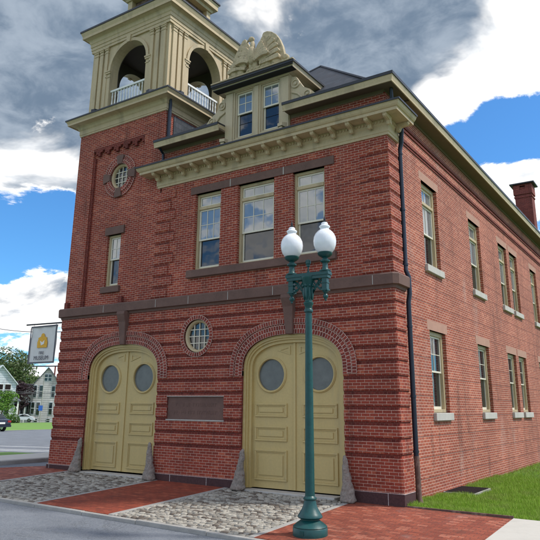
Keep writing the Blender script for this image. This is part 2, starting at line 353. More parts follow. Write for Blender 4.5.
def text(body, size, parent, m, loc, rot, ext=.002, name='lettering'):
    c = bpy.data.curves.new(name, 'FONT'); c.body = body; c.size = size; c.extrude = ext; c.align_x = 'CENTER'; c.align_y = 'CENTER'
    t = bpy.data.objects.new(name, c); COL.objects.link(t); bpy.context.view_layer.update()
    dg = bpy.context.evaluated_depsgraph_get(); me = bpy.data.meshes.new_from_object(t.evaluated_get(dg))
    bpy.data.objects.remove(t); o = bpy.data.objects.new(name, me); me.materials.clear(); me.materials.append(MT[m]); COL.objects.link(o)
    o.parent = parent; o.location = loc; o.rotation_euler = rot; return o
# ================================================================== GROUND
def S(x, y): return .05 - .011 * max(min(x, 4), -14) + .04 * min(y, 0)
def H(x, y):                                    # road and lot surface
    yy = max(min(y, 0), -4)
    z = .05 - .011 * max(min(x, 6), -12) + .04 * yy - .075
    r = max(0, -12 - x) * .86 + max(0, y - 10) * .3
    z -= .006 * r + .013 * max(0, r - 38) if r < 170 else .006 * 170 + .013 * 132
    return z
def sheet(name, x0, x1, y0, y1, nx, ny, fn, m):
    b_ = MB(); xs = np.linspace(x0, x1, nx + 1); ys = np.linspace(y0, y1, ny + 1)
    b_.add([(x, y, fn(x, y)) for y in ys for x in xs], [(j * (nx + 1) + i, j * (nx + 1) + i + 1, (j + 1) * (nx + 1) + i + 1, (j + 1) * (nx + 1) + i) for j in range(ny) for i in range(nx)])
    return struct(b_.build(name, m, fix=False))
g = sheet('ground', -700, 700, -400, 900, 140, 130, lambda x, y: H(x, y) - .3, MT['turf'])
sheet('road', -44, 60, -16, -3.92, 104, 12, lambda x, y: H(x, y), MT['asphalt'])
sheet('parking_lot', -44, -11.8, -3.92, 70, 40, 74, lambda x, y: H(x, y) - .0 if y > 0 else H(x, y) - .004, MT['asphalt'])
sheet('street', -100, -44, -16, 120, 20, 60, lambda x, y: H(x, y) - .05, MT['turf2'])
sheet('lawn', .0, 30, .03, 60, 30, 40, lambda x, y: S(x, 0) - .02, MT['turf'])
def slabpoly(name, pts, m, th=.25, dz=0.):      # flat topped polygon following the pavement plane
    b_ = MB(); n = len(pts)
    b_.add([(x, y, S(x, y) + dz) for x, y in pts] + [(x, y, S(x, y) - th) for x, y in pts],
           [list(range(n)), list(range(n, 2 * n))[::-1]] + [(i, n + i, n + (i + 1) % n, (i + 1) % n) for i in range(n)])
    return struct(b_.build(name, m))
YK = -3.85
slabpoly('pavement', [(-1.18, YK), (2.2, YK), (2.2, .0), (-1.18, .0)], 'pave')
slabpoly('pavement', [(-7.03, YK), (-4.77, YK), (-4.77, .0), (-7.03, .0)], 'pave2')
arc = [(-13.9, YK), (-13.75, -2.6), (-13.3, -1.2), (-12.6, -.3), (-12.1, .5), (-12.0, 6)]
slabpoly('pavement', [(-10.62, YK)] + [(-10.62, 0.0), (-11.69, 0.0), (-11.69, 6)] + arc[::-1], 'pave')
slabpoly('pavement', [(2.2, -3.8), (9, -3.8), (9, .03), (2.2, .03)], 'concrete', dz=.012)
# kerb along the road
kb = MB()
x = -13.9
while x < 9:
    L = random.uniform(1.5, 2.1); x1 = min(x + L, 9)
    j = random.uniform(-.010, .006)
    kb.add([(a, y, (S(a, YK) + j if up else -.4)) for up in (0, 1) for y in (-3.965, YK) for a in (x + .004, x1 - .004)],
           [(0, 2, 3, 1), (4, 5, 7, 6), (0, 1, 5, 4), (2, 6, 7, 3), (0, 4, 6, 2), (1, 3, 7, 5)])
    x = x1
k = struct(kb.build('kerb', 'kerb')); bevel(k, .015, 2)
# cobbled aprons with stone borders
def apron(xa, xb):
    slabpoly('apron_bed', [(xa + .13, YK), (xb - .13, YK), (xb - .13, .02), (xa + .13, .02)], 'soil', dz=-.02)
    for a in (xa, xb - .13):
        bb = MB(); y = YK
        while y < -.02:
            y1 = min(y + random.uniform(.7, 1.1), -.01)
            bb.add([(q, w, (S(q, w) + .004 if up else -.3)) for up in (0, 1) for w in (y + .003, y1 - .003) for q in (a + .002, a + .128)],
                   [(0, 2, 3, 1), (4, 5, 7, 6), (0, 1, 5, 4), (2, 6, 7, 3), (0, 4, 6, 2), (1, 3, 7, 5)]); y = y1
        struct(bevel(bb.build('border_stone', 'kerb'), .006))
    cb = MB(); y = YK
    while y < -.13:
        w = random.uniform(.09, .125); x = xa + .13 + random.uniform(-.1, 0)
        while x < xb - .15:
            l = random.uniform(.10, .20); x0, x1 = max(x, xa + .135), min(x + l, xb - .135)
            if x1 - x0 > .05:
                top = random.uniform(-.006, .016); g_ = .014
                def q(px, py, pz): return (px + random.uniform(-.010, .010), py + random.uniform(-.008, .008), S(px, py) + pz)
                r0 = [q(a, c, -.03) for a, c in ((x0 + g_, y + g_), (x1 - g_, y + g_), (x1 - g_, y + w - g_), (x0 + g_, y + w - g_))]
                i2 = .014; r1 = [(a[0], a[1], a[2] + .025 + top) for a in r0]
                cx, cy = (x0 + x1) / 2, y + w / 2
                r2 = [(a[0] + (cx - a[0]) * .2, a[1] + (cy - a[1]) * .22, a[2] + random.uniform(.004, .012)) for a in r1]
                cb.add(r0 + r1 + r2, [(i, (i + 1) % 4, 4 + (i + 1) % 4, 4 + i) for i in range(4)] + [(4 + i, 4 + (i + 1) % 4, 8 + (i + 1) % 4, 8 + i) for i in range(4)] + [(8, 9, 10, 11)])
            x += l
        y += w
    o = struct(cb.build('cobblestone_apron', 'cobble', fix=False, smooth='all'))
    t = MB(); t.box(xa + .42, xb - .42, -.12, .3, -.2, S((xa + xb) / 2, 0) + .03); struct(bevel(t.build('threshold_slab', 'pale'), .01))
apron(-4.77, -1.18); apron(-10.62, -7.03)
# island across the side alley
ib = MB(); ib.extz([(-14.6, -1.6), (-14.35, -.6), (-14.3, 1), (-14.3, 14), (-16.5, 14), (-16.5, -1.2), (-16.2, -1.7), (-15.2, -1.9)], -.4, .235)
struct(bevel(ib.build('island_kerb', 'kerb'), .03, 2))
ib = MB(); ib.extz([(-14.5, -.6), (-14.46, 1), (-14.46, 14), (-16.4, 14), (-16.4, -1.1), (-15.2, -1.5)], .2, .24); struct(ib.build('island_walk', 'concrete'))
ib = MB(); ib.extz([(-16.5, -3), (-16.5, 3.6), (-18.2, 3.2), (-20, -1)], -.2, .2); struct(ib.build('island_verge', 'turf2'))
for i, (u, v) in enumerate(((3, 452.5), (24, 452.), (38, 449))):
    p = CP + ray(u, v) * ((CP.z + .02) / -ray(u, v).z)
    q = MB(xf=lambda a, b_, c, p=p: (p.x + a * math.cos(.25) - b_ * math.sin(.25), p.y + a * math.sin(.25) + b_ * math.cos(.25), H(p.x + a, p.y + b_) + .012 + c))
    q.box(-2.6, 2.6, -.07, .07, -.012, 0); struct(q.build('parking_line', 'paint'))
q = MB()
for k in range(6): q.add([(-44 + .0 , -3 + k * 12, H(-43.5, -3 + k * 12) + .02), (-43.6, -3 + k * 12, H(-43.5, -3 + k * 12) + .02), (-43.6, 9 + k * 12, H(-43.5, 9 + k * 12) + .02), (-44, 9 + k * 12, H(-43.5, 9 + k * 12) + .02)], [(0, 1, 2, 3)])
struct(q.build('street_edge_line', 'kerb', fix=False))
# ================================================================== THE BUILDING
B = empty('brick_fire_station', 'two storey red brick fire station with tan bell tower and two arched garage doors', 'building', (0, 0, 0))
DX = (-2.84, -8.73); DZ0 = {-2.84: .13, -8.73: .21}
def outl(cx, inset=0., n=26, hw=1.46, zs=2.95, rise=.885, ex=2.5, zb=.0, off=0.):
    """arched outline from lower left to lower right; inset moves it inward, off moves it outward along the normal"""
    P_ = [(-hw, zb)]
    for i in range(n + 1):
        t = math.pi * (1 - i / n); c, s_ = math.cos(t), math.sin(t)
        P_.append((math.copysign(abs(c) ** (2 / ex), c) * hw, zs + rise * abs(s_) ** (2 / ex)))
    P_.append((hw, zb)); d_ = off - inset; R_ = []
    for i, p in enumerate(P_):
        a = P_[max(i - 1, 0)]; b_ = P_[min(i + 1, len(P_) - 1)]
        t = Vector((b_[0] - a[0], b_[1] - a[1])).normalized(); nn_ = Vector((-t.y, t.x))
        R_.append((p[0] + nn_.x * d_ + cx, p[1] + nn_.y * d_))
    R_[0] = (R_[0][0], zb); R_[-1] = (R_[-1][0], zb)
    return R_
# ---- lower wall with its sunk courses
CH = .0676; prof = [(-.36, -.3), (0, -.3)]
for k in range(11):
    zc = 1.03 + .338 * k
    prof += [(0, zc - .030), (-.034, zc - .022), (-.034, zc + .026), (-.010, zc + .062), (-.006, zc + .088), (0, zc + .092)]
prof += [(0, 4.84), (-.36, 4.84)]
path = [(-11.7, 8), (-11.7, .03), (-11.67, 0), (-.04, 0), (0, .04), (0, .62)]
wb = MB(); wb.sweep(prof, path); lw = wb.build('wall', 'brick', B)
# moulded courses are darker bricks: give the sunk and chamfered faces their own brick
def arch_cut(cx): c = MB(); c.ext(outl(cx, zb=-.6), -1, 1); return c
cuts = [arch_cut(x) for x in DX] + [cyl((-5.88, 0, 3.94), .46, -1, 1)]
pq = MB(); pq.box(-6.86, -4.88, -.5, .07, 1.70, 2.32); cuts.append(pq)
cut(lw, cuts)
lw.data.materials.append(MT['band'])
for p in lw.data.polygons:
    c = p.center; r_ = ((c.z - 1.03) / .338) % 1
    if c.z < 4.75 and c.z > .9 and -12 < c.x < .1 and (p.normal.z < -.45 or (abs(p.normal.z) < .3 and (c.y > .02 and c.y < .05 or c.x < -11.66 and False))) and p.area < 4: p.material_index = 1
fb = MB(); fb.sweep([(-.3, -.4), (.025, -.4), (.025, .30), (-.3, .30)], [(-11.7, 8), (-11.7, 0), (0, 0), (0, .62)]); fo = fb.build('foundation', 'found', B)
cut(fo, [arch_cut(x) for x in DX])
def split(o):
    bm = bmesh.new(); bm.from_mesh(o.data); seen = set(); groups = []
    for v in bm.verts:
        if v in seen: continue
        st = [v]; seen.add(v); g_ = []
        while st:
            a = st.pop(); g_.append(a.index)
            for e in a.link_edges:
                b_ = e.other_vert(a)
                if b_ not in seen: seen.add(b_); st.append(b_)
        groups.append(set(g_))
    bm.free()
    for g_ in groups[1:]:
        c = o.copy(); c.data = o.data.copy(); COL.objects.link(c); b2 = bmesh.new(); b2.from_mesh(c.data)
        bmesh.ops.delete(b2, geom=[v for v in b2.verts if v.index not in g_], context='VERTS'); b2.to_mesh(c.data); b2.free()
    b2 = bmesh.new(); b2.from_mesh(o.data); bmesh.ops.delete(b2, geom=[v for v in b2.verts if v.index not in groups[0]], context='VERTS'); b2.to_mesh(o.data); b2.free()
split(fo)
def split2(o):                                   # two jamb piers, left and right of the arch
    me = o.data; n = len(me.vertices) // 2
    for half in (1, 0):
        t = o if half == 0 else o.copy()
        if half: t.data = me.copy(); COL.objects.link(t)
        b2 = bmesh.new(); b2.from_mesh(t.data); b2.verts.ensure_lookup_table()
        bmesh.ops.delete(b2, geom=[v for v in b2.verts if (v.index < n) == bool(half)], context='VERTS'); b2.to_mesh(t.data); b2.free()
# belt course
bb = MB(); bb.sweep([(-.2, 4.745), (.02, 4.745), (.04, 4.81), (.115, 4.83), (.125, 5.06), (.09, 5.10), (-.2, 5.10)], [(-11.7, 8), (-11.7, .03), (-11.67, 0), (-.04, 0), (0, .04), (0, .66)])
belt = bb.build('belt_course', 'stone', B)
jb = MB()
for x in (-9.6, -7.4, -6.15, -4.75, -3.3, -1.8, -.5): jb.box(x, x + .012, -.1265, -.05, 4.84, 5.06)
jb.build('mortar_joint', 'pale', belt)
# ---- arches
for cx in DX:
    a = MB(); A = outl(cx, zb=2.83); O = outl(cx, off=.36, zb=2.83); a.band(A, O, -.012, .3, uv=True); ar = a.build('brick_arch', 'arch', B)
    # hood mould: thin projecting outer course
    a = MB(); a.band(outl(cx, off=.26, zb=2.83), outl(cx, off=.375, zb=2.83), -.04, .0, uv=True); a.build('arch_label', 'arch', ar)
    ks = MB(); pr = [(-.09, 3.82), (-.12, 4.25), (-.15, 4.5), (-.20, 4.62), (-.235, 4.72), (-.22, 4.81), (.1, 4.81), (.1, 3.82)]
    n = len(pr); vs_ = []
    for sx in (-1, 1):
        for y, z in pr: vs_.append((cx + .01 + sx * (.095 + (z - 3.82) * .075), y, z))
    ks.add(vs_, [list(range(n))[::-1], list(range(n, 2 * n))] + [(i, (i + 1) % n, n + (i + 1) % n, n + i) for i in range(n)])
    bevel(ks.build('keystone', 'stone', ar), .02, 2)
# ---- garage doors
for cx in DX:
    zb = DZ0[cx]
    fr = MB(); fr.band(outl(cx, .0, zb=zb), outl(cx, .075, zb=zb), .07, .34); fr.band(outl(cx, .075, zb=zb), outl(cx, .125, zb=zb), .11, .34); fr.band(outl(cx, .125, zb=zb), outl(cx, .20, zb=zb), .16, .34)
    D = fr.build('garage_door', 'door', B)
    inner = outl(cx, .20, zb=zb)
    for s_ in (-1, 1):
        pts = [p for p in inner if (p[0] - cx) * s_ > .012]
        top = max(inner, key=lambda p: p[1])[1]
        pts = ([(cx + s_ * .012, zb), ] + (pts[::-1] if s_ < 0 else pts[::-1]) if False else pts)
        pts = sorted(pts, key=lambda p: (-abs(p[0] - cx) if p[1] > zb + .001 else 1))
        arcp = [p for p in pts if p[1] > zb + .001]; arcp.sort(key=lambda p: abs(p[0] - cx))
        jam = [p for p in inner if p[1] <= zb + .001 and (p[0] - cx) * s_ > 0][0]
        poly = [(cx + s_ * .012, zb + .015), (cx + s_ * .012, top)] + arcp + [(jam[0], zb + .015)]
        lf = MB(); lf.ext(poly, .24, .31); leaf = lf.build('door_leaf', 'door', D)
        ox = cx + s_ * .70; oz = 2.85 + zb * .0
        cutters = [cyl((ox, 0, oz), .395, -.5, 1)]; cut(leaf, cutters)
        r_ = MB(); r_.lathe([(.40, .30), (.390, .215), (.405, .195), (.43, .195), (.44, .215), (.455, .222), (.455, .245)], (ox, 0, oz), 48, 'y')
        r_.f = r_.f[:-2]; rg = r_.build('porthole_ring', 'door', D, smooth=True)
        gl = MB(); gl.lathe([(.405, .268), (.405, .276)], (ox, 0, oz), 40, 'y'); gl.build('porthole_glass', 'glasso', D)
        for z0, z1 in ((1.82, 2.15), (1.24, 1.60), (.32, 1.04)):
            pn = MB()
            x0, x1 = ox - .475, ox + .475
            # applied moulding around a sunk field
            for k_, (w0, w1, d0) in enumerate(((0, .045, .205), (.045, .075, .222))):
                pn.box(x0 + w0, x1 - w0, d0, .243, z1 - w1, z1 - w0); pn.box(x0 + w0, x1 - w0, d0, .243, z0 + w0, z0 + w1)
                pn.box(x0 + w0, x0 + w1, d0, .243, z0 + w1, z1 - w1); pn.box(x1 - w1, x1 - w0, d0, .243, z0 + w1, z1 - w1)
            pn.box(x0 + .12, x1 - .12, .218, .243, z0 + .12 if z1 - z0 > .5 else z0 + .11, z1 - (.12 if z1 - z0 > .5 else .11))
            bevel(pn.build('raised_panel', 'door', D), .006)
        # corner panel
        t = [(cx + s_ * .13, 3.34), (cx + s_ * .13, 3.56), (cx + s_ * .52, 3.46)]
        c_ = (sum(p[0] for p in t) / 3, sum(p[1] for p in t) / 3)
        ti = [(c_[0] + (p[0] - c_[0]) * .6, c_[1] + (p[1] - c_[1]) * .6) for p in t]
        pn = MB(); pn.band(t + [t[0]], ti + [ti[0]], .222, .243)
        pn.build('corner_panel', 'door', D)
    sp = MB(); sp.box(cx - .03, cx + .03, .21, .235, zb + .02, max(inner, key=lambda p: p[1])[1] - .004); sp.build('meeting_stile', 'door', D)
    bk = MB(); bk.ext(outl(cx, .01, zb=zb), .345, .38); bk.build('dark_backing', 'black', D)
# ---- round window between the arches
def round_window(c, r, y, grid, ring):
    o = MB(); o.lathe([(r, y + .16), (r, y + .03), (r - .015, y + .015), (r - .05, y + .03), (r - .075, y + .07), (r - .08, y + .16)], (c[0], 0, c[1]), 40, 'y'); o.f = o.f[:-2]
    w = o.build('round_window', 'trim', B, smooth=True)
    gl = MB(); gl.lathe([(r - .07, y + .13), (r - .07, y + .14)], (c[0], 0, c[1]), 36, 'y'); gl.build('pane', 'glass' if ring else 'glassd', w)
    mu = MB(); ri = r - .075; n = grid
    for k in range(1, n):
        t = -ri + 2 * ri * k / n; h_ = math.sqrt(ri * ri - t * t)
        mu.box(c[0] + t - .011, c[0] + t + .011, y + .095, y + .128, c[1] - h_, c[1] + h_); mu.box(c[0] - h_, c[0] + h_, y + .098, y + .127, c[1] + t - .011, c[1] + t + .011)
    mu.build('glazing_bars', 'sash', w); return w
round_window((-5.88, 3.94), .45, .02, 4, False)
rr = MB(); n = 41
A = [(-5.88 + .46 * math.cos(2 * math.pi * i / (n - 1)), 3.94 + .46 * math.sin(2 * math.pi * i / (n - 1))) for i in range(n)]
O = [(-5.88 + .575 * math.cos(2 * math.pi * i / (n - 1)), 3.94 + .575 * math.sin(2 * math.pi * i / (n - 1))) for i in range(n)]
rr.band(A, O, -.02, .3, uv=True); rr.build('brick_ring', 'arch', B)
# ---- plaque
pl = MB(); pl.box(-6.855, -4.885, .045, .075, 1.705, 2.315); pa = pl.build('stone_plaque', 'stone', B)
wi = MB()                                         # worn, unreadable raised inscription in two rows
for z_, xa, xb in ((2.10, -6.55, -5.15), (1.90, -6.62, -5.08)):
    x = xa
    while x < xb:
        w_ = random.uniform(.035, .08)
        if random.random() < .82:
            wi.box(x, x + .014, .040, .0449, z_ - .045, z_ + .045); wi.box(x + .016, x + w_, .0405, .0449, z_ + random.choice((-.04, -.005, .028)), z_ + .045 if random.random() < .5 else z_ + .040)
        x += w_ + .03
o = wi.build('worn_inscription', 'stone', pa); o['kind'] = 'stuff'
pl = MB(); pl.box(-6.87, -4.87, -.012, .03, 1.685, 1.712); pl.box(-6.87, -4.87, -.006, .03, 2.312, 2.328); pl.build('mortar_edge', 'pale', pa)
# ---- upper walls
YU = .05
ub = MB(); ub.box(-7.62, -.05, YU, .4, 4.9, 9.78); uw = ub.build('wall', 'brick', B)
WINS = [(-6.17, -5.22), (-4.61, -3.38), (-2.79, -1.82)]
def boxcut(*a): c = MB(); c.box(*a); return c
cut(uw, [boxcut(a, b_, -1, 1, 5.82, 8.14) for a, b_ in WINS]); cut(uw, [boxcut(-5.08, -2.88, -1, 1, 9.36, 10)])
sw = MB(); sw.box(-.48, -.12, .401, 31, -.5, 9.92); side = sw.build('wall', 'side', B)
SIDEW = [(2.51, 3.77, 0), (6.88, 8.17, 0), (10.67, 11.94, 1), (12.41, 13.66, 1), (16.2, 17.45, 0), (20.6, 21.85, 0), (24.6, 25.85, 0)]
cut(side, [boxcut(-1, .5, a, b_, z0, z1) for a, b_, _ in SIDEW for z0, z1 in ((1.95, 4.04), (5.79, 8.20))])
ol = MB(); ol.box(-11.6, -.13, 30.6, 31, -.5, 9.9); ol.box(-11.6, -11.25, 4.2, 30.6, -.5, 9.9); ol.build('wall', 'side', B)
fl = MB(); fl.box(-11.2, -.5, .5, 30.5, 9.6, 9.7); fl.box(-7.9, -7.63, .41, 4, 4.9, 9.6); fl.build('attic_floor', 'black', B)
# corner pier on the side: lower part is in the sweep; upper part
pb = MB(); pb.box(-.45, -.05, .401, .66, 5.08, 9.0); pb.build('corner_pier', 'brick', B)
# quoins
k = 0; z = 5.12
while z < 8.5:
    wq = (.80, .56)[k % 2]; z1 = min(z + .272, 8.595); wl = (.56, .74)[k % 2]
    for pth in ([(-wq, YU), (-.05, YU), (-.05, .66)], [(-7.70, .3), (-7.70, YU), (-7.70 + wl, YU)]):
        q = MB(); q.sweep([(-.004, z), (.004, z + .002), (.034, z + .050), (.034, z1), (-.004, z1)], pth); q.build('quoin', 'brick', B)
        if z1 < 8.4:
            q = MB(); q.sweep([(-.005, z1 + .002), (.004, z1 + .002), (.012, z + .337), (-.005, z + .337)], pth); q.build('quoin_joint', 'band', B)
    z += .338; k += 1
# side corbels
cb = MB()
for z0, z1, o in ((9.30, 9.37, .05), (9.20, 9.27, .03), (8.86, 8.93, .045), (8.79, 8.84, .025)): cb.box(-.2, -.12 + o, .67, 30.9, z0, z1)
cb.build('corbel_course', 'band', B)
# ---- lintels, sills on the front
lb = MB(); lb.box(-6.34, -1.53, .02, .2, 8.14, 8.37); li = lb.build('lintel', 'stone', B)
lb = MB();
for x in (-4.88, -3.08): lb.box(x, x + .022, .017, .1, 8.145, 8.366)
lb.build('mortar_joint', 'pale', li)
lb = MB(); lb.box(-6.34, -1.50, -.06, .25, 5.60, 5.815); bevel(lb.build('sill_course', 'stone', B), .012)
# ---- sash window builder
def window(u0, u1, z0, z1, xf, transom=None, meet=None, tl=2, up=(3, 2), d=.1, fw=.075, frame='trim', upg='glassup', lob='glass'):
    f = MB(xf); f.box(u0, u0 + fw, d, d + .14, z0, z1); f.box(u1 - fw, u1, d, d + .14, z0, z1); f.box(u0 + fw, u1 - fw, d, d + .14, z1 - fw, z1); f.box(u0 + fw, u1 - fw, d - .02, d + .14, z0, z0 + fw * .8)
    if transom: f.box(u0 + fw, u1 - fw, d - .01, d + .14, transom - .045, transom + .045)
    w = f.build('window', frame, B); bevel(w, .006)
    a, b_ = u0 + fw, u1 - fw; zt = (transom - .045) if transom else z1 - fw; zb_ = z0 + fw * .8
    s = MB(xf); sw_ = .045
    def sash(a, b_, p, q, dd, nx, nz, rb=sw_):
        s.box(a, a + sw_, dd, dd + .04, p, q); s.box(b_ - sw_, b_, dd, dd + .04, p, q); s.box(a + sw_, b_ - sw_, dd, dd + .04, q - sw_, q); s.box(a + sw_, b_ - sw_, dd, dd + .04, p, p + rb)
        for i in range(1, nx): x = a + sw_ + (b_ - a - 2 * sw_) * i / nx; s.box(x - .009, x + .009, dd + .006, dd + .034, p + sw_, q - sw_)
        for i in range(1, nz): z = p + sw_ + (q - p - 2 * sw_) * i / nz; s.box(a + sw_, b_ - sw_, dd + .008, dd + .032, z - .009, z + .009)
    sash(a + .002, b_ - .002, meet - .005, zt - .002, d + .04, *up)
    sash(a + .002, b_ - .002, zb_ + .002, meet + .055, d + .085, 1, 1, .07)
    if transom:
        sash(a + .002, b_ - .002, transom + .047, z1 - fw - .002, d + .05, tl, 1)
    s.build('sash', 'sash', w)
    g1 = MB(xf); g1.box(a + .03, b_ - .03, d + .058, d + .064, meet, zt - .02)
    if transom: g1.box(a + .03, b_ - .03, d + .068, d + .074, transom + .06, z1 - fw - .02)
    g1.build('upper_pane', upg, w)
    g2 = MB(xf); g2.box(a + .03, b_ - .03, d + .104, d + .11, zb_ + .02, meet + .03); g2.build('lower_pane', lob, w)
    return w
front = lambda u, d_, z: (u, YU + d_, z)
for i, (a, b_) in enumerate(WINS): window(a + .002, b_ - .002, 5.822, 8.138, front, 7.70, 6.72, (2, 3, 2)[i], (3, 2))
sidef = lambda u, d_, z: (-.12 - d_, u, z)
for a, b_, pr in SIDEW:
    for z0, z1 in ((1.95, 4.04), (5.79, 8.20)):
        w = window(a + .002, b_ - .002, z0 + .002, z1 - .002, sidef, 7.62 if z0 > 5 else None, 6.74 if z0 > 5 else 2.98, 2, (2, 2) if z0 < 5 else (2, 1), d=.10, fw=.11, upg='glassup' if z0 > 5 else 'glass', lob='glassd')
        s = MB(sidef); s.box(a - .05, b_ + .05, -.085, .10, z0 - .19, z0); bevel(s.build('sill', 'pale', w), .01)
        s = MB(sidef); s.box(a - .16, b_ + .16, -.004, .09, z1, z1 + .25); s.build('lintel', 'pink', w)
# ---- main cornice (frieze, dentils, modillions, crown)
cp = [(-7.70, .5), (-7.70, YU - .0), (-.03, YU - .0), (-.03, .72)]
cb = MB(); cb.sweep([(-.1, 8.60), (.03, 8.60), (.03, 8.66), (.05, 8.68), (.05, 8.84), (.07, 8.86), (.09, 8.90), (.10, 8.96), (.10, 9.0), (.44, 9.0), (.44, 9.075), (.47, 9.09), (.50, 9.13), (.53, 9.20), (.53, 9.225), (.05, 9.33), (-.1, 9.33)], cp)
cor = cb.build('cornice', 'trim', B)
gt = MB(); gt.sweep([(-.05, 9.333), (.54, 9.228), (.545, 9.20), (.56, 9.20), (.56, 9.245), (-.05, 9.35)], cp); gt.build('gutter', 'gutter', cor)
dn = MB(); x = -7.68
while x < -.02: dn.box(x, x + .045, YU - .125, YU - .098, 8.905, 8.962); x += .09
y = .1
while y < .7: dn.box(-.03 + .098, -.03 + .125, y, y + .045, 8.905, 8.962); y += .09
split(dn.build('dentil', 'trim', cor))
def modillion(x, y, ax):
    b_ = MB((lambda u, v, z: (x + u, y - v, z)) if ax == 'f' else (lambda u, v, z: (x + v, y + u, z)))
    pr = [(0, 8.80), (.05, 8.78), (.09, 8.80), (.11, 8.86), (.13, 8.885), (.24, 8.90), (.29, 8.915), (.32, 8.945), (.32, 8.975), (.34, 8.98), (.34, 8.998), (0, 8.998)]
    b_.extx([(p[0], p[1]) for p in pr], -.055, .055)
    b_.extx([(p[0] + (.012 if 0 < i < 9 else 0), p[1] - (.012 if 0 < i < 9 else 0)) for i, p in enumerate(pr[:9])] + [(0.2, 8.95), (0, 8.95)], -.025, .025)
    bevel(b_.build('modillion', 'trim', cor), .006)
for k in range(16): modillion(-7.60 + .512 * k, YU - .09, 'f')
for k in range(1): modillion(.06, .45, 's')
# ---- attic band eave
ep = [(-7.62, -.0), (-7.62, YU), (-.05, YU), (-.05, .42), (-.12, .42), (-.12, 31)]
for xa, xb in ((-7.62, -5.08), (-2.87, None)):
    pth = [(xa, YU), (xb, YU)] if xb else [(xa, YU), (-.10, YU), (-.10, 31)]
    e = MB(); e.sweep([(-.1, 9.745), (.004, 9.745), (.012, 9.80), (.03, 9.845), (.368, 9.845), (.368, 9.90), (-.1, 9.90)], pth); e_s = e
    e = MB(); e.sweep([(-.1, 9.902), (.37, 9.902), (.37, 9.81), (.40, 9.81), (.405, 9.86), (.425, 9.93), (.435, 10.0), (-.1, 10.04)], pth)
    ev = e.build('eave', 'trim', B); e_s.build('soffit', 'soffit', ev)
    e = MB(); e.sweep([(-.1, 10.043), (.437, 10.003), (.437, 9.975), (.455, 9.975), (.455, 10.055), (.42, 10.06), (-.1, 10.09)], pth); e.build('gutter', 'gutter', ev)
e = MB(); e.box(-.117, .268, .9, 30.9, 9.803, 9.843); e.box(-.117, -.078, .9, 30.9, 9.735, 9.802); e.build('soffit_board', 'soffit', ev)  # extra boards under the side eave, in the same painted-in shade
# ---- main roof
rb = MB()
pk = (-4.0, 3.95, 13.65); pk2 = (-3.85, 28, 13.1)
rb.add([(-7.6, .12, 10.04), (-.15, .12, 10.04), (-.15, 31, 10.04), (-11.6, 31, 10.05), (-11.6, 4.2, 10.05), (-7.7, 4.2, 10.05), pk, (-4.0, 27, 13.65)],
       [(0, 1, 6), (1, 2, 7, 6), (2, 3, 7), (3, 4, 6, 7), (4, 5, 6), (5, 0, 6)])
roof = rb.build('roof', 'slate', B)
rc = MB(); rc.tube([(-.15, .12, 10.07), pk], .045, 6); rc.tube([(-7.6, .12, 10.07), pk], .045, 6); rc.build('hip_cap', 'gutter', roof)
# chimney
ch = MB(); cx, cy = -1.45, 24.0
ch.box(cx - .46, cx + .46, cy - .40, cy + .40, 9.5, 14.6); ch.box(cx - .50, cx + .50, cy - .44, cy + .44, 13.95, 14.05)
chm = ch.build('chimney', 'chim', roof)
ch = MB(); ch.box(cx - .52, cx + .52, cy - .46, cy + .46, 14.15, 14.75); cm = ch.build('chimney_crown', 'chim', roof)
cut(cm, [boxcut(cx - .15, cx + .15, cy - 1, cy + 1, 14.42, 14.66)])
ch = MB(); ch.add([(cx + sx * .68, cy + sy * .6, 14.75) for sy in (-1, 1) for sx in (-1, 1)] + [(cx + sx * .68, cy + sy * .6, 14.82) for sy in (-1, 1) for sx in (-1, 1)] + [(cx + sx * .3, cy + sy * .25, 14.92) for sy in (-1, 1) for sx in (-1, 1)],
       [(0, 1, 3, 2), (0, 1, 5, 4), (2, 3, 7, 6), (0, 2, 6, 4), (1, 3, 7, 5), (4, 5, 9, 8), (6, 7, 11, 10), (4, 6, 10, 8), (5, 7, 11, 9), (8, 9, 11, 10)])
ch.build('chimney_cap', 'gutter', roof)
# ---- dormer
db = MB(); db.box(-5.10, -2.86, .0, 3.2, 9.30, 11.20); dorm = db.build('dormer', 'trim2', B)
DW = [(-4.76, -4.10), (-3.84, -3.18)]
cut(dorm, [boxcut(a, b_, -1, .28, 9.56, 11.06) for a, b_ in DW])
dfr = lambda u, d_, z: (u, -.02 + d_, z)
for a, b_ in DW: window(a + .002, b_ - .002, 9.562, 11.058, dfr, None, 10.34, 1, (2, 2), d=.05, fw=.05, frame='trim2')
p_ = MB()
for a, b_ in ((-5.10, -4.80), (-4.06, -3.88), (-3.14, -2.86)): p_.box(a + .02, b_ - .02, -.03, .0, 9.32, 11.06)
p_.box(-5.11, -2.85, -.05, .0, 11.08, 11.2); p_.build('pilaster', 'trim2', dorm)
dp = [(-5.10, 3.2), (-5.10, .0), (-2.86, .0), (-2.86, 3.2)]
p_ = MB(); p_.sweep([(-.05, 11.12), (.02, 11.12), (.10, 11.16), (.24, 11.16), (.25, 11.15), (.27, 11.15), (.29, 11.24), (.31, 11.30), (-.05, 11.34)], dp); dc = p_.build('dormer_cornice', 'trim2', dorm)
p_ = MB(); p_.sweep([(-.05, 11.345), (.312, 11.303), (.312, 11.27), (.335, 11.27), (.335, 11.335), (-.05, 11.38)], dp); p_.box(-5.06, -2.9, .04, 3.2, 11.30, 11.37); p_.build('gutter', 'gutter', dorm)
p_ = MB(); p_.box(-5.40, -2.56, -.325, -.31, 11.20, 11.305); p_.box(-5.37, -2.59, -.30, -.06, 11.135, 11.158); p_.build('fascia_shade_board', 'black', dorm)  # black gutter fascia; the lower black strip stands for shade under the cornice
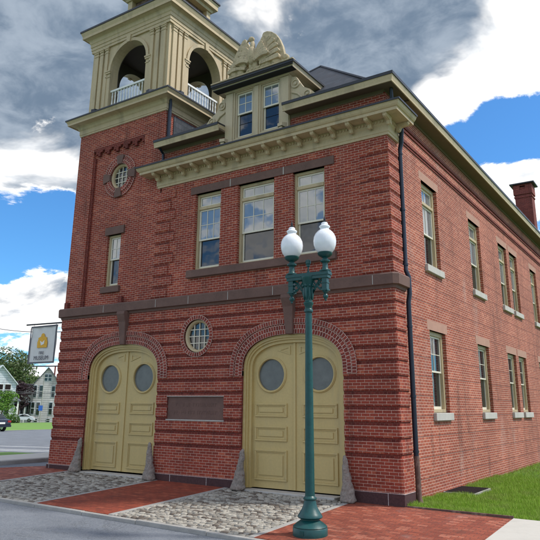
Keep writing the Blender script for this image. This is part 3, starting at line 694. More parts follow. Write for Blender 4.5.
p_ = MB(); p_.box(-5.42, -2.54, -.36, -.2, 11.34, 11.375); p_.build('ledge', 'eagle', dorm)
# scroll brackets beside the dormer
for sx, x0 in ((1, -2.86), (-1, -5.10)):
    sc = MB()
    for yy in (.10,):
        fx = x0 + sx * .0
        prf = [(0, 9.9), (0, 11.05), (.18, 11.0), (.30, 10.8), (.42, 10.62), (.62, 10.5), (.8, 10.32), (.95, 10.12), (.98, 10.0)]
        sc.ext([(x0 + sx * p, z) for p, z in prf], .06, .16)
        for cxx, czz, r_ in ((.17, 10.78, .13), (.55, 10.36, .12)):
            sc.lathe([(r_, .06), (r_, .02), (r_ - .03, .015), (r_ - .035, .04), (r_ - .08, .045), (r_ - .085, .01), (.01, .0)], (x0 + sx * cxx, 0, czz), 20, 'y')
        sc.tube([(x0 + sx * .05, .05, 10.55), (x0 + sx * .25, .04, 10.45), (x0 + sx * .42, .04, 10.25), (x0 + sx * .6, .04, 10.15)], .03, 8)
    sc.build('scroll_bracket', 'trim2', dorm, smooth=True)
# ---- eagle
eg = MB(); EY = -.06
def plate(pts, y0, y1): eg.ext(pts, y0, y1)
def feather(p, q, w, y, th=.05):
    p, q = Vector((p[0], 0, p[1])), Vector((q[0], 0, q[1])); L = (q - p).length; m_ = (p + q) / 2; dx = (q - p).normalized(); rot = Matrix((dx, Vector((0, 1, 0)), dx.cross(Vector((0, 1, 0))))).transposed()
    eg.ell((m_.x, y, m_.z), (L / 2, th, w), rot, 10, 8)
base = [(-5.05, 11.36), (-5.02, 11.50), (-4.6, 11.50), (-4.3, 11.55), (-3.9, 11.62), (-3.4, 11.58), (-3.0, 11.60), (-2.82, 11.56), (-2.80, 11.36)]
plate(base, EY - .02, EY + .22)
rw = [(-3.86, 11.55), (-3.98, 12.02), (-3.90, 12.22), (-3.80, 12.38), (-3.76, 12.52), (-3.79, 12.66), (-3.74, 12.735), (-3.62, 12.74), (-3.46, 12.67), (-3.30, 12.53), (-3.17, 12.32), (-3.07, 12.07), (-3.01, 11.82), (-2.99, 11.55)]
plate(rw, EY + .01, EY + .13)
def quill(a, c, b_, w, y):
    L_, R_ = [], []
    for k in range(13):
        t = k / 12; x = (1 - t) ** 2 * a[0] + 2 * t * (1 - t) * c[0] + t * t * b_[0]; z = (1 - t) ** 2 * a[1] + 2 * t * (1 - t) * c[1] + t * t * b_[1]
        dx = 2 * (1 - t) * (c[0] - a[0]) + 2 * t * (b_[0] - c[0]); dz = 2 * (1 - t) * (c[1] - a[1]) + 2 * t * (b_[1] - c[1]); l_ = math.hypot(dx, dz)
        h_ = w * (.55 + .45 * math.sin(min(t * 1.3, 1) * math.pi / 2)) * (math.sqrt(max(0, 1 - ((t - .8) / .2) ** 2)) * .8 + .2 if t > .8 else 1)
        L_.append((x - dz / l_ * h_, z + dx / l_ * h_)); R_.append((x + dz / l_ * h_, z - dx / l_ * h_))
    eg.ext(L_ + R_[::-1], y, EY + .10)
def mirror(x): return -4.03 * 2 - x
TR = [(-3.68, 12.62), (-3.48, 12.54), (-3.32, 12.36), (-3.20, 12.14), (-3.13, 11.92), (-3.10, 11.72)]
for i, tp_ in enumerate(TR):
    rt = (-3.88 + .02 * i, 12.02 - .075 * i); ct = (-3.86 + .13 * i, 12.42 - .03 * i - .045 * i * i * .5)
    quill(rt, ct, tp_, .078, EY - .00 - .030 * i)
for i in range(5): quill((-3.93, 12.0 - .06 * i), (-3.86 + .06 * i, 12.22 - .06 * i), (-3.70 + .07 * i, 12.38 - .13 * i), .065, EY - .13 - .022 * i)
lwg = [(-4.28, 11.5), (-4.12, 12.0), (-4.22, 12.24), (-4.32, 12.36), (-4.37, 12.52), (-4.35, 12.66), (-4.41, 12.74), (-4.50, 12.71), (-4.57, 12.60), (-4.71, 12.40), (-4.83, 12.16), (-4.93, 11.88), (-5.02, 11.52)]
plate(lwg, EY + .01, EY + .13)
TL = [(-4.43, 12.62), (-4.52, 12.46), (-4.64, 12.26), (-4.74, 12.04), (-4.83, 11.82), (-4.90, 11.62)]
for i, tp_ in enumerate(TL): quill((-4.18 - .02 * i, 12.0 - .075 * i), (-4.24 - .12 * i, 12.40 - .04 * i - .03 * i * i * .5), tp_, .07, EY - .030 * i)
for i in range(5): quill((-4.13, 12.0 - .06 * i), (-4.20 - .05 * i, 12.2 - .06 * i), (-4.34 - .07 * i, 12.34 - .13 * i), .06, EY - .13 - .022 * i)
eg.ell((-4.03, EY - .14, 11.98), (.14, .15, .30), None, 14, 10); eg.ell((-4.02, EY - .13, 12.26), (.075, .10, .22), None, 12, 8)
eg.ell((-4.04, EY - .16, 12.50), (.095, .09, .085), None, 12, 8)
feather((-4.08, 12.51), (-4.20, 12.47), .034, EY - .17, .035); feather((-4.17, 12.48), (-4.20, 12.42), .02, EY - .17, .025)
eg.ell((-3.97, EY - .05, 11.68), (.10, .09, .13), None); eg.ell((-4.10, EY - .05, 11.68), (.09, .09, .12), None)
for i in range(5): feather((-4.3 + .13 * i, 11.50), (-4.1 + .13 * i, 11.62 + .02 * (i % 2)), .06, EY - .04, .08)
for cx_ in (-4.75, -4.5, -3.55, -3.28): eg.ell((cx_, EY - .02, 11.60), (.14, .09, .14), None)
eg.lathe([(.09, .1), (.09, -.0), (.06, -.03), (.02, -.03)], (-2.95, EY - .02, 11.66), 18, 'y')
eo = eg.build('eagle_sculpture', 'eagle', B, fix=True)
md = eo.modifiers.new('r', 'REMESH'); md.mode = 'VOXEL'; md.voxel_size = .013; md.use_smooth_shade = True
bpy.context.view_layer.update(); apply_mods(eo); eo.data.materials.clear(); eo.data.materials.append(MT['eagle'])
for p in eo.data.polygons: p.use_smooth = True
eo.location = (0, 0, .0)
# ---- tower
tb = MB(); tb.box(-11.65, -7.58, YU, 4.12, 4.9, 11.40); tw = tb.build('wall', 'brick', B)
pc = MB(); pc.box(-10.90, -8.45, -.5, YU + .09, 5.105, 10.64)
cut(tw, [pc]); cut(tw, [boxcut(-9.95, -9.33, -1, .5, 5.70, 7.42), cyl((-9.58, 0, 9.43), .44, -1, .6)])
tt = MB(); k = 0; x = -10.90
while x < -8.46:                                # toothed corbel under the panel head
    x1 = min(x + .11, -8.452); h_ = (.10, .22, .30, .16)[k % 4]
    tt.box(x + .001, x1, YU + .004, YU + .091, 10.64 - h_, 10.639); k += 1; x += .11
tt.box(-10.899, -10.80, YU + .03, YU + .091, 5.11, 10.3)
tt.build('toothed_corbel', 'band', B)
twx = lambda u, d_, z: (u, YU + .09 + d_, z)
w = window(-9.948, -9.332, 5.702, 7.418, twx, None, 6.60, 1, (2, 2), d=.08, fw=.07, lob='glass')
s = MB(); s.box(-10.03, -9.17, YU + .03, YU + .2, 7.42, 7.68); s.build('lintel', 'stone', w)
s = MB(); s.box(-10.03, -9.20, YU - .0, YU + .2, 5.50, 5.70); bevel(s.build('sill', 'stone', w), .01)
w = round_window((-9.58, 9.43), .44, YU + .09, 4, True)
for (r0, r1, yy, mm, nm, spans) in ((.44, .60, YU + .03, 'arch', 'brick_ring', [(12, 78), (102, 168), (192, 258), (282, 348)]), (.60, .74, YU + .055, 'arch', 'brick_ring', [(14, 76), (104, 166), (194, 256), (284, 346)])):
    q = MB()
    for a0, a1 in spans:
        n = 14; an = [math.radians(a0 + (a1 - a0) * i / (n - 1)) for i in range(n)]
        q.band([(-9.58 + r0 * math.cos(a), 9.43 + r0 * math.sin(a)) for a in an], [(-9.58 + r1 * math.cos(a), 9.43 + r1 * math.sin(a)) for a in an], yy, YU + .2, uv=True)
    split(q.build(nm, mm, w))
q = MB()
for c_ in (0, 90, 180, 270):
    an = [math.radians(c_ - 13.5 + 27 * i / 6) for i in range(7)]
    q.band([(-9.58 + .43 * math.cos(a), 9.43 + .43 * math.sin(a)) for a in an], [(-9.58 + .745 * math.cos(a), 9.43 + .745 * math.sin(a)) for a in an], YU + .01, YU + .2)
split(q.build('ring_block', 'stone', w))
# slate cheek of the tower above the roof
q = MB(); q.box(-7.58, -7.555, .42, 4.1, 9.7, 11.22); q.build('slate_cheek', 'slate', B)
tp = [(-11.65, YU), (-7.58, YU), (-7.58, 4.12), (-11.65, 4.12)]
q = MB(); q.sweep([(-.1, 11.28), (.03, 11.28), (.03, 11.33), (.05, 11.35), (.05, 11.50), (.08, 11.53), (.11, 11.60), (.15, 11.64), (.32, 11.68), (.32, 11.66), (.36, 11.66), (.36, 11.73), (.40, 11.80), (.41, 11.84), (.0, 11.93), (-.1, 11.93)], tp, True); tc_ = q.build('tower_cornice', 'trim', B)
q = MB(); q.sweep([(-.35, 11.99), (-.35, 11.94), (.412, 11.845), (.412, 11.82), (.43, 11.82), (.43, 11.87)], tp, True); q.build('cornice_flashing', 'gutter', tc_)
q = MB(); q.box(-11.4, -7.8, .3, 3.9, 11.85, 11.98); q.build('belfry_floor', 'gutter', tc_)
# ---- belfry
BX0, BX1, BY0, BY1 = -11.50, -7.73, .15, 3.92; BC = ((BX0 + BX1) / 2, (BY0 + BY1) / 2)
q = MB(); t_ = .34
q.box(BX0, BX1, BY0, BY1, 11.94, 15.0); bel = q.build('belfry', 'trim', B)
q = MB(); q.box(BX0 + t_, BX1 - t_, BY0 + t_, BY1 - t_, 11.80, 14.86)
def archp(c0, hw, z0, zs): return [(c0 - hw, z0)] + [(c0 - hw * math.cos(math.pi * i / 20), zs + hw * math.sin(math.pi * i / 20)) for i in range(21)] + [(c0 + hw, z0)]
AH = .88; AS = 13.64; 
qa = MB(); qa.ext(archp(BC[0], AH, 11.99, AS), -2, 6); qc = MB(); qc.extx(archp(BC[1], AH, 11.99, AS), -13, -6)
cut(bel, [q]); cut(bel, [qa]); cut(bel, [qc])
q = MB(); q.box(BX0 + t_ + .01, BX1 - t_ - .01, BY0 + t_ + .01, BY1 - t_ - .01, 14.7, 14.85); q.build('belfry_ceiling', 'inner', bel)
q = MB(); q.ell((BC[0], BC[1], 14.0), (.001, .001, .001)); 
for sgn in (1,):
    q = MB(); e_ = t_ - .004; q.box(BX0 + e_, BX1 - e_, BY0 + e_, BY1 - e_, 11.99, 14.69); ln = q.build('belfry_shade_lining', 'inner', bel)  # dark shell added so the belfry interior looks shaded
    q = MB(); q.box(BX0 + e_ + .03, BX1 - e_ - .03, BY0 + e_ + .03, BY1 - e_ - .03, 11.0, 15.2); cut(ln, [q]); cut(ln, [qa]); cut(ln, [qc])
# bell hanging inside
q = MB(); q.lathe([(.38, 13.10), (.36, 13.16), (.30, 13.3), (.25, 13.5), (.2, 13.62), (.05, 13.68), (.03, 14.7)], (BC[0], BC[1], 0), 24); q.build('bell', 'gutter', bel, smooth=True)
faces4 = [('y', BY0, -1), ('x', BX1, 1), ('y', BY1, 1), ('x', BX0, -1)]
for ax, pos, sg in faces4:
    if ax == 'y': xf = (lambda u, d_, z, pos=pos, sg=sg: (BC[0] + u, pos + sg * d_, z))
    else: xf = (lambda u, d_, z, pos=pos, sg=sg: (pos + sg * d_, BC[1] + u, z))
    a = MB(xf)
    n = 25; A = [(-(AH + .0) * math.cos(math.pi * i / (n - 1)), AS + AH * math.sin(math.pi * i / (n - 1))) for i in range(n)]
    O = [(-(AH + .12) * math.cos(math.pi * i / (n - 1)), AS + (AH + .12) * math.sin(math.pi * i / (n - 1))) for i in range(n)]
    a.band(A, O, 0, .05); a.build('arch_mould', 'trim', bel)
    a = MB(xf)
    for s_ in (-1, 1):                          # jamb piers with imposts
        u0, u1 = sorted((s_ * AH, s_ * (AH + .2))); a.box(u0, u1, 0, .035, 11.99, AS - .12); a.box(u0 - .02, u1 + .02, 0, .07, AS - .12, AS - .05); a.box(u0 - .035, u1 + .035, 0, .09, AS - .05, AS); a.box(u0 - .015, u1 + .015, 0, .055, AS - .26, AS - .23)
    split2(a.build('impost', 'trim', bel))
    a = MB(xf); a.add([(x_ * k_, y_, z_) for z_, k_ in ((AS + AH - .03, .07), (AS + AH + .24, .105)) for y_ in (0, .10) for x_ in (-1, 1)], [(0, 1, 3, 2), (4, 5, 7, 6), (0, 1, 5, 4), (2, 3, 7, 6), (0, 2, 6, 4), (1, 3, 7, 5)])
    a.build('keystone', 'trim', bel)
    hw = (BX1 - BX0) / 2
    for s_ in (-1, 1):
        for u0, w_ in ((hw - .13, .26), (hw - .52, .17), (hw - .78, .15)) if False else ((hw - .235, .20), (hw - .50, .17), (hw - .765, .15)):
            a = MB(xf); c0 = s_ * (u0)
            a.box(c0 - w_ / 2, c0 + w_ / 2, 0, .055, 12.12, 14.52); a.box(c0 - w_ / 2 - .02, c0 + w_ / 2 + .02, 0, .075, 11.99, 12.12); a.box(c0 - w_ / 2 - .015, c0 + w_ / 2 + .015, 0, .07, 14.40, 14.44)
            a.box(c0 - w_ / 2 - .02, c0 + w_ / 2 + .02, 0, .08, 14.52, 14.58); a.box(c0 - w_ / 2 - .035, c0 + w_ / 2 + .035, 0, .10, 14.58, 14.62)
            a.build('pilaster', 'trim', bel)
    a = MB(xf); a.box(-AH, AH, -.14, -.05, 12.80, 12.87); a.box(-AH, AH, -.13, -.06, 12.08, 12.13)
    nb = 12
    for i in range(nb):
        u = -AH + (i + .5) * 2 * AH / nb
        pr = [(.018, 12.13), (.03, 12.16), (.038, 12.26), (.026, 12.4), (.018, 12.55), (.028, 12.62), (.018, 12.68), (.026, 12.80)]
        vs_ = []; fs_ = []
        for r_, z_ in pr:
            for k in range(6): an = math.pi / 3 * k; vs_.append((u + r_ * math.cos(an), -.095 + r_ * math.sin(an), z_))
        for j in range(len(pr) - 1):
            for k in range(6): fs_.append((j * 6 + k, j * 6 + (k + 1) % 6, j * 6 + 6 + (k + 1) % 6, j * 6 + 6 + k))
        a.add(vs_, fs_)
    a.build('balustrade', 'white', bel)
bp_ = [(BX0, BY0), (BX1, BY0), (BX1, BY1), (BX0, BY1)]
q = MB(); q.sweep([(-.2, 14.64), (.06, 14.64), (.06, 14.74), (.08, 14.745), (.08, 14.86), (.105, 14.87), (.105, 14.99), (.13, 15.02), (.15, 15.10), (.17, 15.14), (.30, 15.20), (.30, 15.18), (.33, 15.18), (.33, 15.28), (.37, 15.38), (.385, 15.46), (-.2, 15.56)], bp_, True); bcn = q.build('belfry_cornice', 'trim', bel)
q = MB(); q.sweep([(-.3, 15.62), (-.3, 15.57), (.387, 15.463), (.387, 15.43), (.405, 15.43), (.405, 15.50)], bp_, True); q.build('gutter', 'gutter', bel)
q = MB(); q.add([(BX0 - .3, BY0 - .3, 15.50), (BX1 + .3, BY0 - .3, 15.50), (BX1 + .3, BY1 + .3, 15.50), (BX0 - .3, BY1 + .3, 15.50), (BC[0] - .9, BC[1] - .9, 16.3), (BC[0] + .9, BC[1] - .9, 16.3), (BC[0] + .9, BC[1] + .9, 16.3), (BC[0] - .9, BC[1] + .9, 16.3)],
       [(0, 1, 5, 4), (1, 2, 6, 5), (2, 3, 7, 6), (3, 0, 4, 7), (4, 5, 6, 7), (0, 3, 2, 1)]); q.build('belfry_roof', 'slate', bel)
# lantern on top
lh = 1.13
q = MB(); q.box(BC[0] - lh, BC[0] + lh, BC[1] - lh, BC[1] + lh, 15.7, 16.35)
for sx in (-1, 1):
    for sy in (-1, 1): q.box(BC[0] + sx * (lh - .12) - .11, BC[0] + sx * (lh - .12) + .11, BC[1] + sy * (lh - .12) - .11, BC[1] + sy * (lh - .12) + .11, 16.35, 17.2)
lan = q.build('lantern', 'trim', B)
q = MB(); q.box(BC[0] - lh + .2, BC[0] + lh - .2, BC[1] - lh + .2, BC[1] + lh - .2, 16.35, 17.1); q.build('louvre', 'rust', lan)
lp = [(BC[0] - lh, BC[1] - lh), (BC[0] + lh, BC[1] - lh), (BC[0] + lh, BC[1] + lh), (BC[0] - lh, BC[1] + lh)]
q = MB(); q.sweep([(-.3, 17.02), (.04, 17.02), (.08, 17.12), (.2, 17.14), (.2, 17.30), (.24, 17.38), (-.3, 17.45)], lp, True); q.build('lantern_cornice', 'trim', lan)
q = MB(); q.add([(BC[0] + a * 1.40, BC[1] + c * 1.40, 17.40) for a, c in ((-1, -1), (1, -1), (1, 1), (-1, 1))] + [(BC[0] + a * 1.40, BC[1] + c * 1.40, 17.46) for a, c in ((-1, -1), (1, -1), (1, 1), (-1, 1))] + [(BC[0], BC[1], 19.2)],
       [(0, 3, 2, 1), (0, 1, 5, 4), (1, 2, 6, 5), (2, 3, 7, 6), (3, 0, 4, 7), (4, 5, 8), (5, 6, 8), (6, 7, 8), (7, 4, 8)]); q.build('lantern_roof', 'gutter', lan)
# ---- downspouts
q = MB(); q.tube([(.10, .60, 9.02), (.12, .62, 8.9), (.04, .76, 8.62), (-.01, .76, 8.4), (-.01, .76, 5.3), (.06, .76, 5.12), (.06, .76, 4.7), (.03, .74, 4.5), (.03, .74, 1.0)], .058, 12)
ds = q.build('downspout', 'pipe', B, smooth=True)
q = MB()
for z in (8.3, 6.8, 5.4, 3.9, 2.3, 1.1): q.lathe([(.07, z), (.07, z + .05)], (.03 if z < 4.6 else -.01, .74 if z < 4.6 else .76, 0), 14)
q.build('pipe_strap', 'pipe', ds)
q = MB(); q.tube([(.03, .74, 1.02), (.04, .73, .95), (.05, .73, .5), (.06, .70, .16), (.12, .66, .02)], [.07, .062, .062, .066, .075], 12); q.build('drain_boot', 'rust', ds, smooth=True)
q = MB(); q.tube([(-7.50, -.22, 9.83), (-7.50, -.05, 9.7), (-7.50, -.03, 9.36)], .045, 10); q.build('downspout', 'pipe', B, smooth=True)
q = MB(); q.tube([(-7.44, .05, 11.75), (-7.50, .15, 11.5), (-7.52, .16, 11.2), (-7.52, .16, 10.06)], .06, 10); q.build('downspout', 'pipe', B, smooth=True)
q = MB(); q.tube([(.12, .05, 9.83), (.10, .10, 9.6), (.05, .2, 9.34)], .045, 10); q.build('downspout', 'pipe', B, smooth=True)
# ---- small fittings on ledges
def flood(x, y, z, rz):
    c, s_ = math.cos(rz), math.sin(rz)
    q = MB(lambda a, b_, h_: (x + a * c - b_ * s_, y + a * s_ + b_ * c, z + h_))
    q.box(-.05, .05, -.03, .03, 0, .08); q.add([(-.12, -.12, .07), (.12, -.12, .07), (.12, -.12, .22), (-.12, -.12, .22), (-.08, .05, .10), (.08, .05, .10), (.08, .05, .19), (-.08, .05, .19)], [(0, 1, 2, 3), (4, 5, 6, 7), (0, 1, 5, 4), (1, 2, 6, 5), (2, 3, 7, 6), (3, 0, 4, 7)])
    return q.build('floodlight', 'gutter' if z > 11 else 'trim2', B)
flood(-10.9, -.12, 11.92, 3.3); flood(-8.25, -.12, 11.92, 3.0); flood(-7.42, .55, 11.92, 4.7); flood(-4.05 - .9, -.3, 9.31, 3.4); flood(-2.95, -.3, 9.31, 3.)
for x in (-11.55, -9.05):
    q = MB(); q.box(x, x + .15, -.06, .045, 5.10, 5.30); q.build('ledge_block', 'band', B)
# ================================================================== guard stones
for x, lab, lean in ((-10.25, 'rough granite guard stone at the left jamb of the tower garage door', 1), (-7.22, 'rough granite guard stone at the right jamb of the tower garage door', -1),
                     (-4.26, 'rough granite guard stone at the left jamb of the right garage door', 1), (-1.23, 'rough granite guard stone beside the right door near the building corner', -1)):
    o = empty('guard_stone', lab, 'guard stone', (x, -.16, S(x, 0) - .03), 0, 'guard stones at the door jambs')
    bm = bmesh.new(); bmesh.ops.create_cone(bm, cap_ends=True, segments=14, radius1=.25, radius2=.06, depth=1.0)
    bmesh.ops.translate(bm, verts=bm.verts, vec=(0, 0, .5))
    bmesh.ops.subdivide_edges(bm, edges=[e for e in bm.edges if abs(e.verts[0].co.z - e.verts[1].co.z) > .5], cuts=7)
    for v in bm.verts:
        z = max(0, min(1, v.co.z)); r0 = math.hypot(v.co.x, v.co.y)
        if r0 > 1e-4:
            tr = .068 + .16 * (1 - z) ** 2.1 - (.03 if z > .95 else 0); n_ = 1 + random.uniform(-.13, .13); v.co.x *= tr / r0 * n_; v.co.y *= tr / r0 * n_ * .85
        v.co.x += lean * .10 * z; v.co.y += .06 * z
    me = bpy.data.meshes.new('stone_body'); bm.to_mesh(me); bm.free(); me.materials.append(MT['boll'])
    for p in me.polygons: p.use_smooth = True
    c = bpy.data.objects.new('stone_body', me); COL.objects.link(c); c.parent = o
    md = c.modifiers.new('s', 'SUBSURF'); md.levels = 3; md.render_levels = 3
    tx = bpy.data.textures.new('rock', 'CLOUDS'); tx.noise_scale = .11; tx.noise_depth = 4
    md = c.modifiers.new('d', 'DISPLACE'); md.texture = tx; md.strength = .06; md.mid_level = .5
# ================================================================== street lamp
LX, LY = -.46, -3.18; LZ = S(LX, LY)
L = empty('street_lamp', 'green cast iron twin globe street lamp in front of the right garage door', 'street lamp', (LX, LY, LZ), math.radians(2))
q = MB(); q.lathe([(.30, -.05), (.305, 0), (.305, .11), (.295, .125), (.30, .14), (.285, .155), (.26, .175), (.235, .195), (.195, .22), (.165, .245), (.165, .255), (.21, .275), (.22, .29), (.215, .31), (.195, .34), (.155, .40), (.125, .46), (.110, .52), (.103, .56), (.118, .575), (.118, .595), (.10, .61), (.085, .63)], n=32)
q.build('base', 'green', L, smooth=True)
q = MB()
q.box(-.034, .034, -.318, -.296, .03, .10); bb_ = q.build('access_cover', 'green', L)
q = MB()                                         # fluted tapering pole
ns = 24; vs_ = []; fs_ = []
lev = [(.086, .62), (.08, 1.5), (.072, 2.6), (.066, 3.4), (.062, 3.93)]
for r_, z_ in lev:
    for k in range(ns * 2): an = math.pi * k / ns; rr_ = r_ * (1 if k % 2 else .945); vs_.append((rr_ * math.cos(an), rr_ * math.sin(an), z_))
for j in range(len(lev) - 1):
    for k in range(ns * 2): fs_.append((j * ns * 2 + k, j * ns * 2 + (k + 1) % (ns * 2), (j + 1) * ns * 2 + (k + 1) % (ns * 2), (j + 1) * ns * 2 + k))
q.add(vs_, fs_); q.build('pole', 'green', L, smooth='all')
q = MB(); q.lathe([(.062, 3.86), (.085, 3.88), (.085, 3.92), (.07, 3.94), (.075, 4.0), (.095, 4.03), (.095, 4.06), (.07, 4.08), (.075, 4.2), (.09, 4.35), (.12, 4.48), (.14, 4.52), (.14, 4.56), (.05, 4.57)], n=20)
for k in range(8):
    an = math.pi / 4 * k; q.ell((.082 * math.cos(an), .082 * math.sin(an), 4.24), (.028, .028, .14), None, 8, 6); q.ell((.10 * math.cos(an), .10 * math.sin(an), 4.38), (.03, .03, .03), None, 8, 6)
q.build('capital', 'green', L, smooth=True)
AL = .365
q = MB(); q.box(-AL - .1, AL + .1, -.085, .085, 4.56, 4.60); q.box(-AL - .08, AL + .08, -.07, .07, 4.50, 4.56); q.box(-AL - .095, AL + .095, -.08, .08, 4.60, 4.625)
for s_ in (-1, 1):                               # openwork scrolls
    for rr_, cx_, cz_ in ((.075, .17, 4.42), (.05, .26, 4.37), (.04, .12, 4.33)):
        pts = [(s_ * (cx_ + rr_ * math.cos(t)), 0, cz_ + rr_ * math.sin(t)) for t in np.linspace(0, 2 * math.pi, 15)]; q.tube(pts, .016, 6)
    q.tube([(s_ * .08, 0, 4.16), (s_ * .13, 0, 4.30), (s_ * .22, 0, 4.44), (s_ * .32, 0, 4.49)], .022, 6); q.tube([(s_ * .09, 0, 4.49), (s_ * .16, 0, 4.40), (s_ * .25, 0, 4.30), (s_ * .31, 0, 4.28)], .018, 6)
q.build('crossarm', 'green', L, smooth=True)
for s_ in (-1, 1):
    q = MB(); x = s_ * AL; q.box(x - .05, x + .05, -.05, .05, 4.27, 4.50); q.box(x - .065, x + .065, -.065, .065, 4.26, 4.285); q.box(x - .06, x + .06, -.06, .06, 4.40, 4.42)
    q.lathe([(.055, 4.26), (.06, 4.24), (.035, 4.22), (.025, 4.20), (.045, 4.175), (.05, 4.15), (.04, 4.12), (.02, 4.10), (.022, 4.08), (.004, 4.06)], (x, 0, 0), 14)
    q.build('pendant', 'green', L, smooth=True)
    q = MB(); q.lathe([(.075, 4.625), (.11, 4.63), (.11, 4.65), (.07, 4.665), (.055, 4.70), (.05, 4.78), (.065, 4.80), (.095, 4.82), (.095, 4.845), (.06, 4.86), (.05, 4.89), (.10, 4.92), (.135, 4.95), (.145, 4.985), (.13, 5.0), (.02, 5.0)], (x, 0, 0), 24)
    q.build('globe_holder', 'green', L, smooth=True)
    q = MB(); q.lathe([(.115, 4.985), (.15, 5.01), (.190, 5.07), (.215, 5.15), (.222, 5.22), (.212, 5.30), (.180, 5.37), (.132, 5.425), (.090, 5.455), (.082, 5.475), (.100, 5.49), (.108, 5.515), (.092, 5.535), (.064, 5.55), (.068, 5.575), (.054, 5.595), (.02, 5.605)], (x, 0, 0), 32)
    gb = q.build('glass_globe', 'globe', L, smooth='all')
    q = MB(); q.lathe([(.03, 5.60), (.036, 5.625), (.014, 5.64), (.022, 5.665), (.010, 5.71), (.002, 5.76)], (x, 0, 0), 12); q.build('finial', 'gutter', gb, smooth=True)
q = MB(); q.lathe([(.03, 4.625), (.03, 4.66), (.015, 4.68), (.015, 4.75), (.035, 4.76), (.035, 4.80), (.05, 4.81), (.055, 4.86), (.04, 4.89), (.01, 4.90)], (0, 0, 0), 14); q.build('photocell', 'green', L, smooth=True)
# ================================================================== area grate and garden edge
G_ = empty('area_grate', 'dark metal grate over a window well in the grass beside the brick wall', 'grate', (.2, 3.5, .06))
q = MB(); q.box(-.31, .47, -.72, -.68, -.2, .02); q.box(-.31, .47, .68, .72, -.2, .02); q.box(.43, .47, -.68, .68, -.2, .02); q.box(-.31, -.27, -.68, .68, -.2, .02); q.build('concrete_rim', 'kerb', G_)
q = MB()
for k in range(26): q.box(-.27, .43, -.67 + k * .052, -.655 + k * .052, .0, .035)
q.box(-.27, .43, -.01, .012, -.01, .03); q.build('grate_bars', 'gutter', G_)
q = MB(); q.box(-.27, .43, -.68, .68, -.2, -.15); q.build('well_floor', 'black', G_)
q = MB(); q.box(.0, 2.2, .01, .055, -.1, .075); tag(q.build('edging_strip', 'rust'), 'low rusty metal edging strip between brick pavement and lawn', 'edging')
# gravel patch at far right
q = MB(); q.extz([(2.9, .5), (6.5, .5), (6.5, 2.3), (3.4, 2.0)], .02, .05); struct(q.build('gravel_patch', MT['boll']))
# ================================================================== banner
BN = empty('hanging_banner', 'grey cloth museum banner with orange crest hanging from a rod on the left wall', 'banner', (-11.7, .5, 4.7))
q = MB(); q.tube([(.02, 0, .06), (-2.5, 0, .10)], .028, 8); q.box(-.02, .03, -.08, .08, -.05, .16); q.build('rod', 'gutter', BN)
q = MB(); q.tube([(.02, 0, -1.40), (-1.9, 0, -1.36)], .02, 8); q.build('rod', 'gutter', BN)
q = MB(); nx, nz = 14, 14; bx0, bx1 = -2.18, -.78; bz0, bz1 = -1.27, .02
vs_ = [(bx0 + (bx1 - bx0) * i / nx + .04 * (1 - j / nz) * -1, .02 * math.sin(i * 1.1 + j * .7) * (j / nz) + s_, bz0 + (bz1 - bz0) * j / nz) for s_ in (0, .008) for j in range(nz + 1) for i in range(nx + 1)]
N1 = (nx + 1) * (nz + 1)
fs_ = [(j * (nx + 1) + i + o, j * (nx + 1) + i + 1 + o, (j + 1) * (nx + 1) + i + 1 + o, (j + 1) * (nx + 1) + i + o) for o in (0, N1) for j in range(nz) for i in range(nx)]
q.add(vs_, fs_); q.build('cloth', 'cloth', BN, fix=False, smooth='all')
q = MB(); bd = -.032
for a in ((bx0 - .01, bx1 - .0, bz1 - .05, bz1), (bx0 - .04, bx1 - .04, bz0, bz0 + .05), (bx0 - .03, bx0 + .03, bz0 + .05, bz1 - .05), (bx1 - .07, bx1 - .02, bz0 + .05, bz1 - .05)): q.box(a[0], a[1], bd, bd + .006, a[2], a[3])
q.build('border', 'ink', BN)
cxb = (bx0 + bx1) / 2 - .02
q = MB(); q.ext([(cxb - .26, -.74), (cxb - .27, -.55), (cxb - .22, -.44), (cxb - .24, -.40), (cxb - .10, -.36), (cxb - .08, -.28), (cxb, -.24), (cxb + .08, -.28), (cxb + .10, -.36), (cxb + .24, -.40), (cxb + .22, -.44), (cxb + .27, -.55), (cxb + .26, -.74)], bd, bd + .006); cr = q.build('crest', 'gold', BN)
q = MB(); q.ext([(cxb - .05, -.66), (cxb - .12, -.50), (cxb, -.56), (cxb + .12, -.48), (cxb + .10, -.62)], bd - .006, bd - .001); q.build('crest_mark', 'white', cr)
text('FIRE', .15, BN, 'ink', (cxb, bd, -.92), (math.pi / 2, 0, 0)); text('MUSEUM', .20, BN, 'ink', (cxb, bd, -1.09), (math.pi / 2, 0, 0))
for cx_ in ((bx0 + .1), (bx1 - .1)):
    q = MB(); q.tube([(cx_, 0, .0), (cx_, 0, .10)], .008, 6); q.build('tie', 'ink', BN)
# overhead cable from the wall to a far pole
pA = Vector((-11.72, 1.2, 4.55)); pB = far(-60, 300, 60)
q = MB(); q.tube([tuple(pA.lerp(pB, t) - Vector((0, 0, 1.0 * 4 * t * (1 - t)))) for t in np.linspace(0, 1, 24)], .018, 6)
tag(q.build('overhead_cable', 'ink'), 'thin dark overhead cable running left from the brick wall', 'cable')
for k_, (v0, v1, D0) in enumerate(((386, 392, 95), (391, 388, 100))):
    a_, b_ = far(-40, v0, D0), far(120, v1, D0 + 10)
    q = MB(); q.tube([tuple(a_.lerp(b_, t) - Vector((0, 0, 2.4 * t * (1 - t)))) for t in np.linspace(0, 1, 20)], .028, 5)
    tag(q.build('overhead_cable', 'ink'), ('upper of two street cables crossing in front of the far houses', 'lower of two street cables crossing in front of the far houses')[k_], 'cable', 'street cables before the houses')
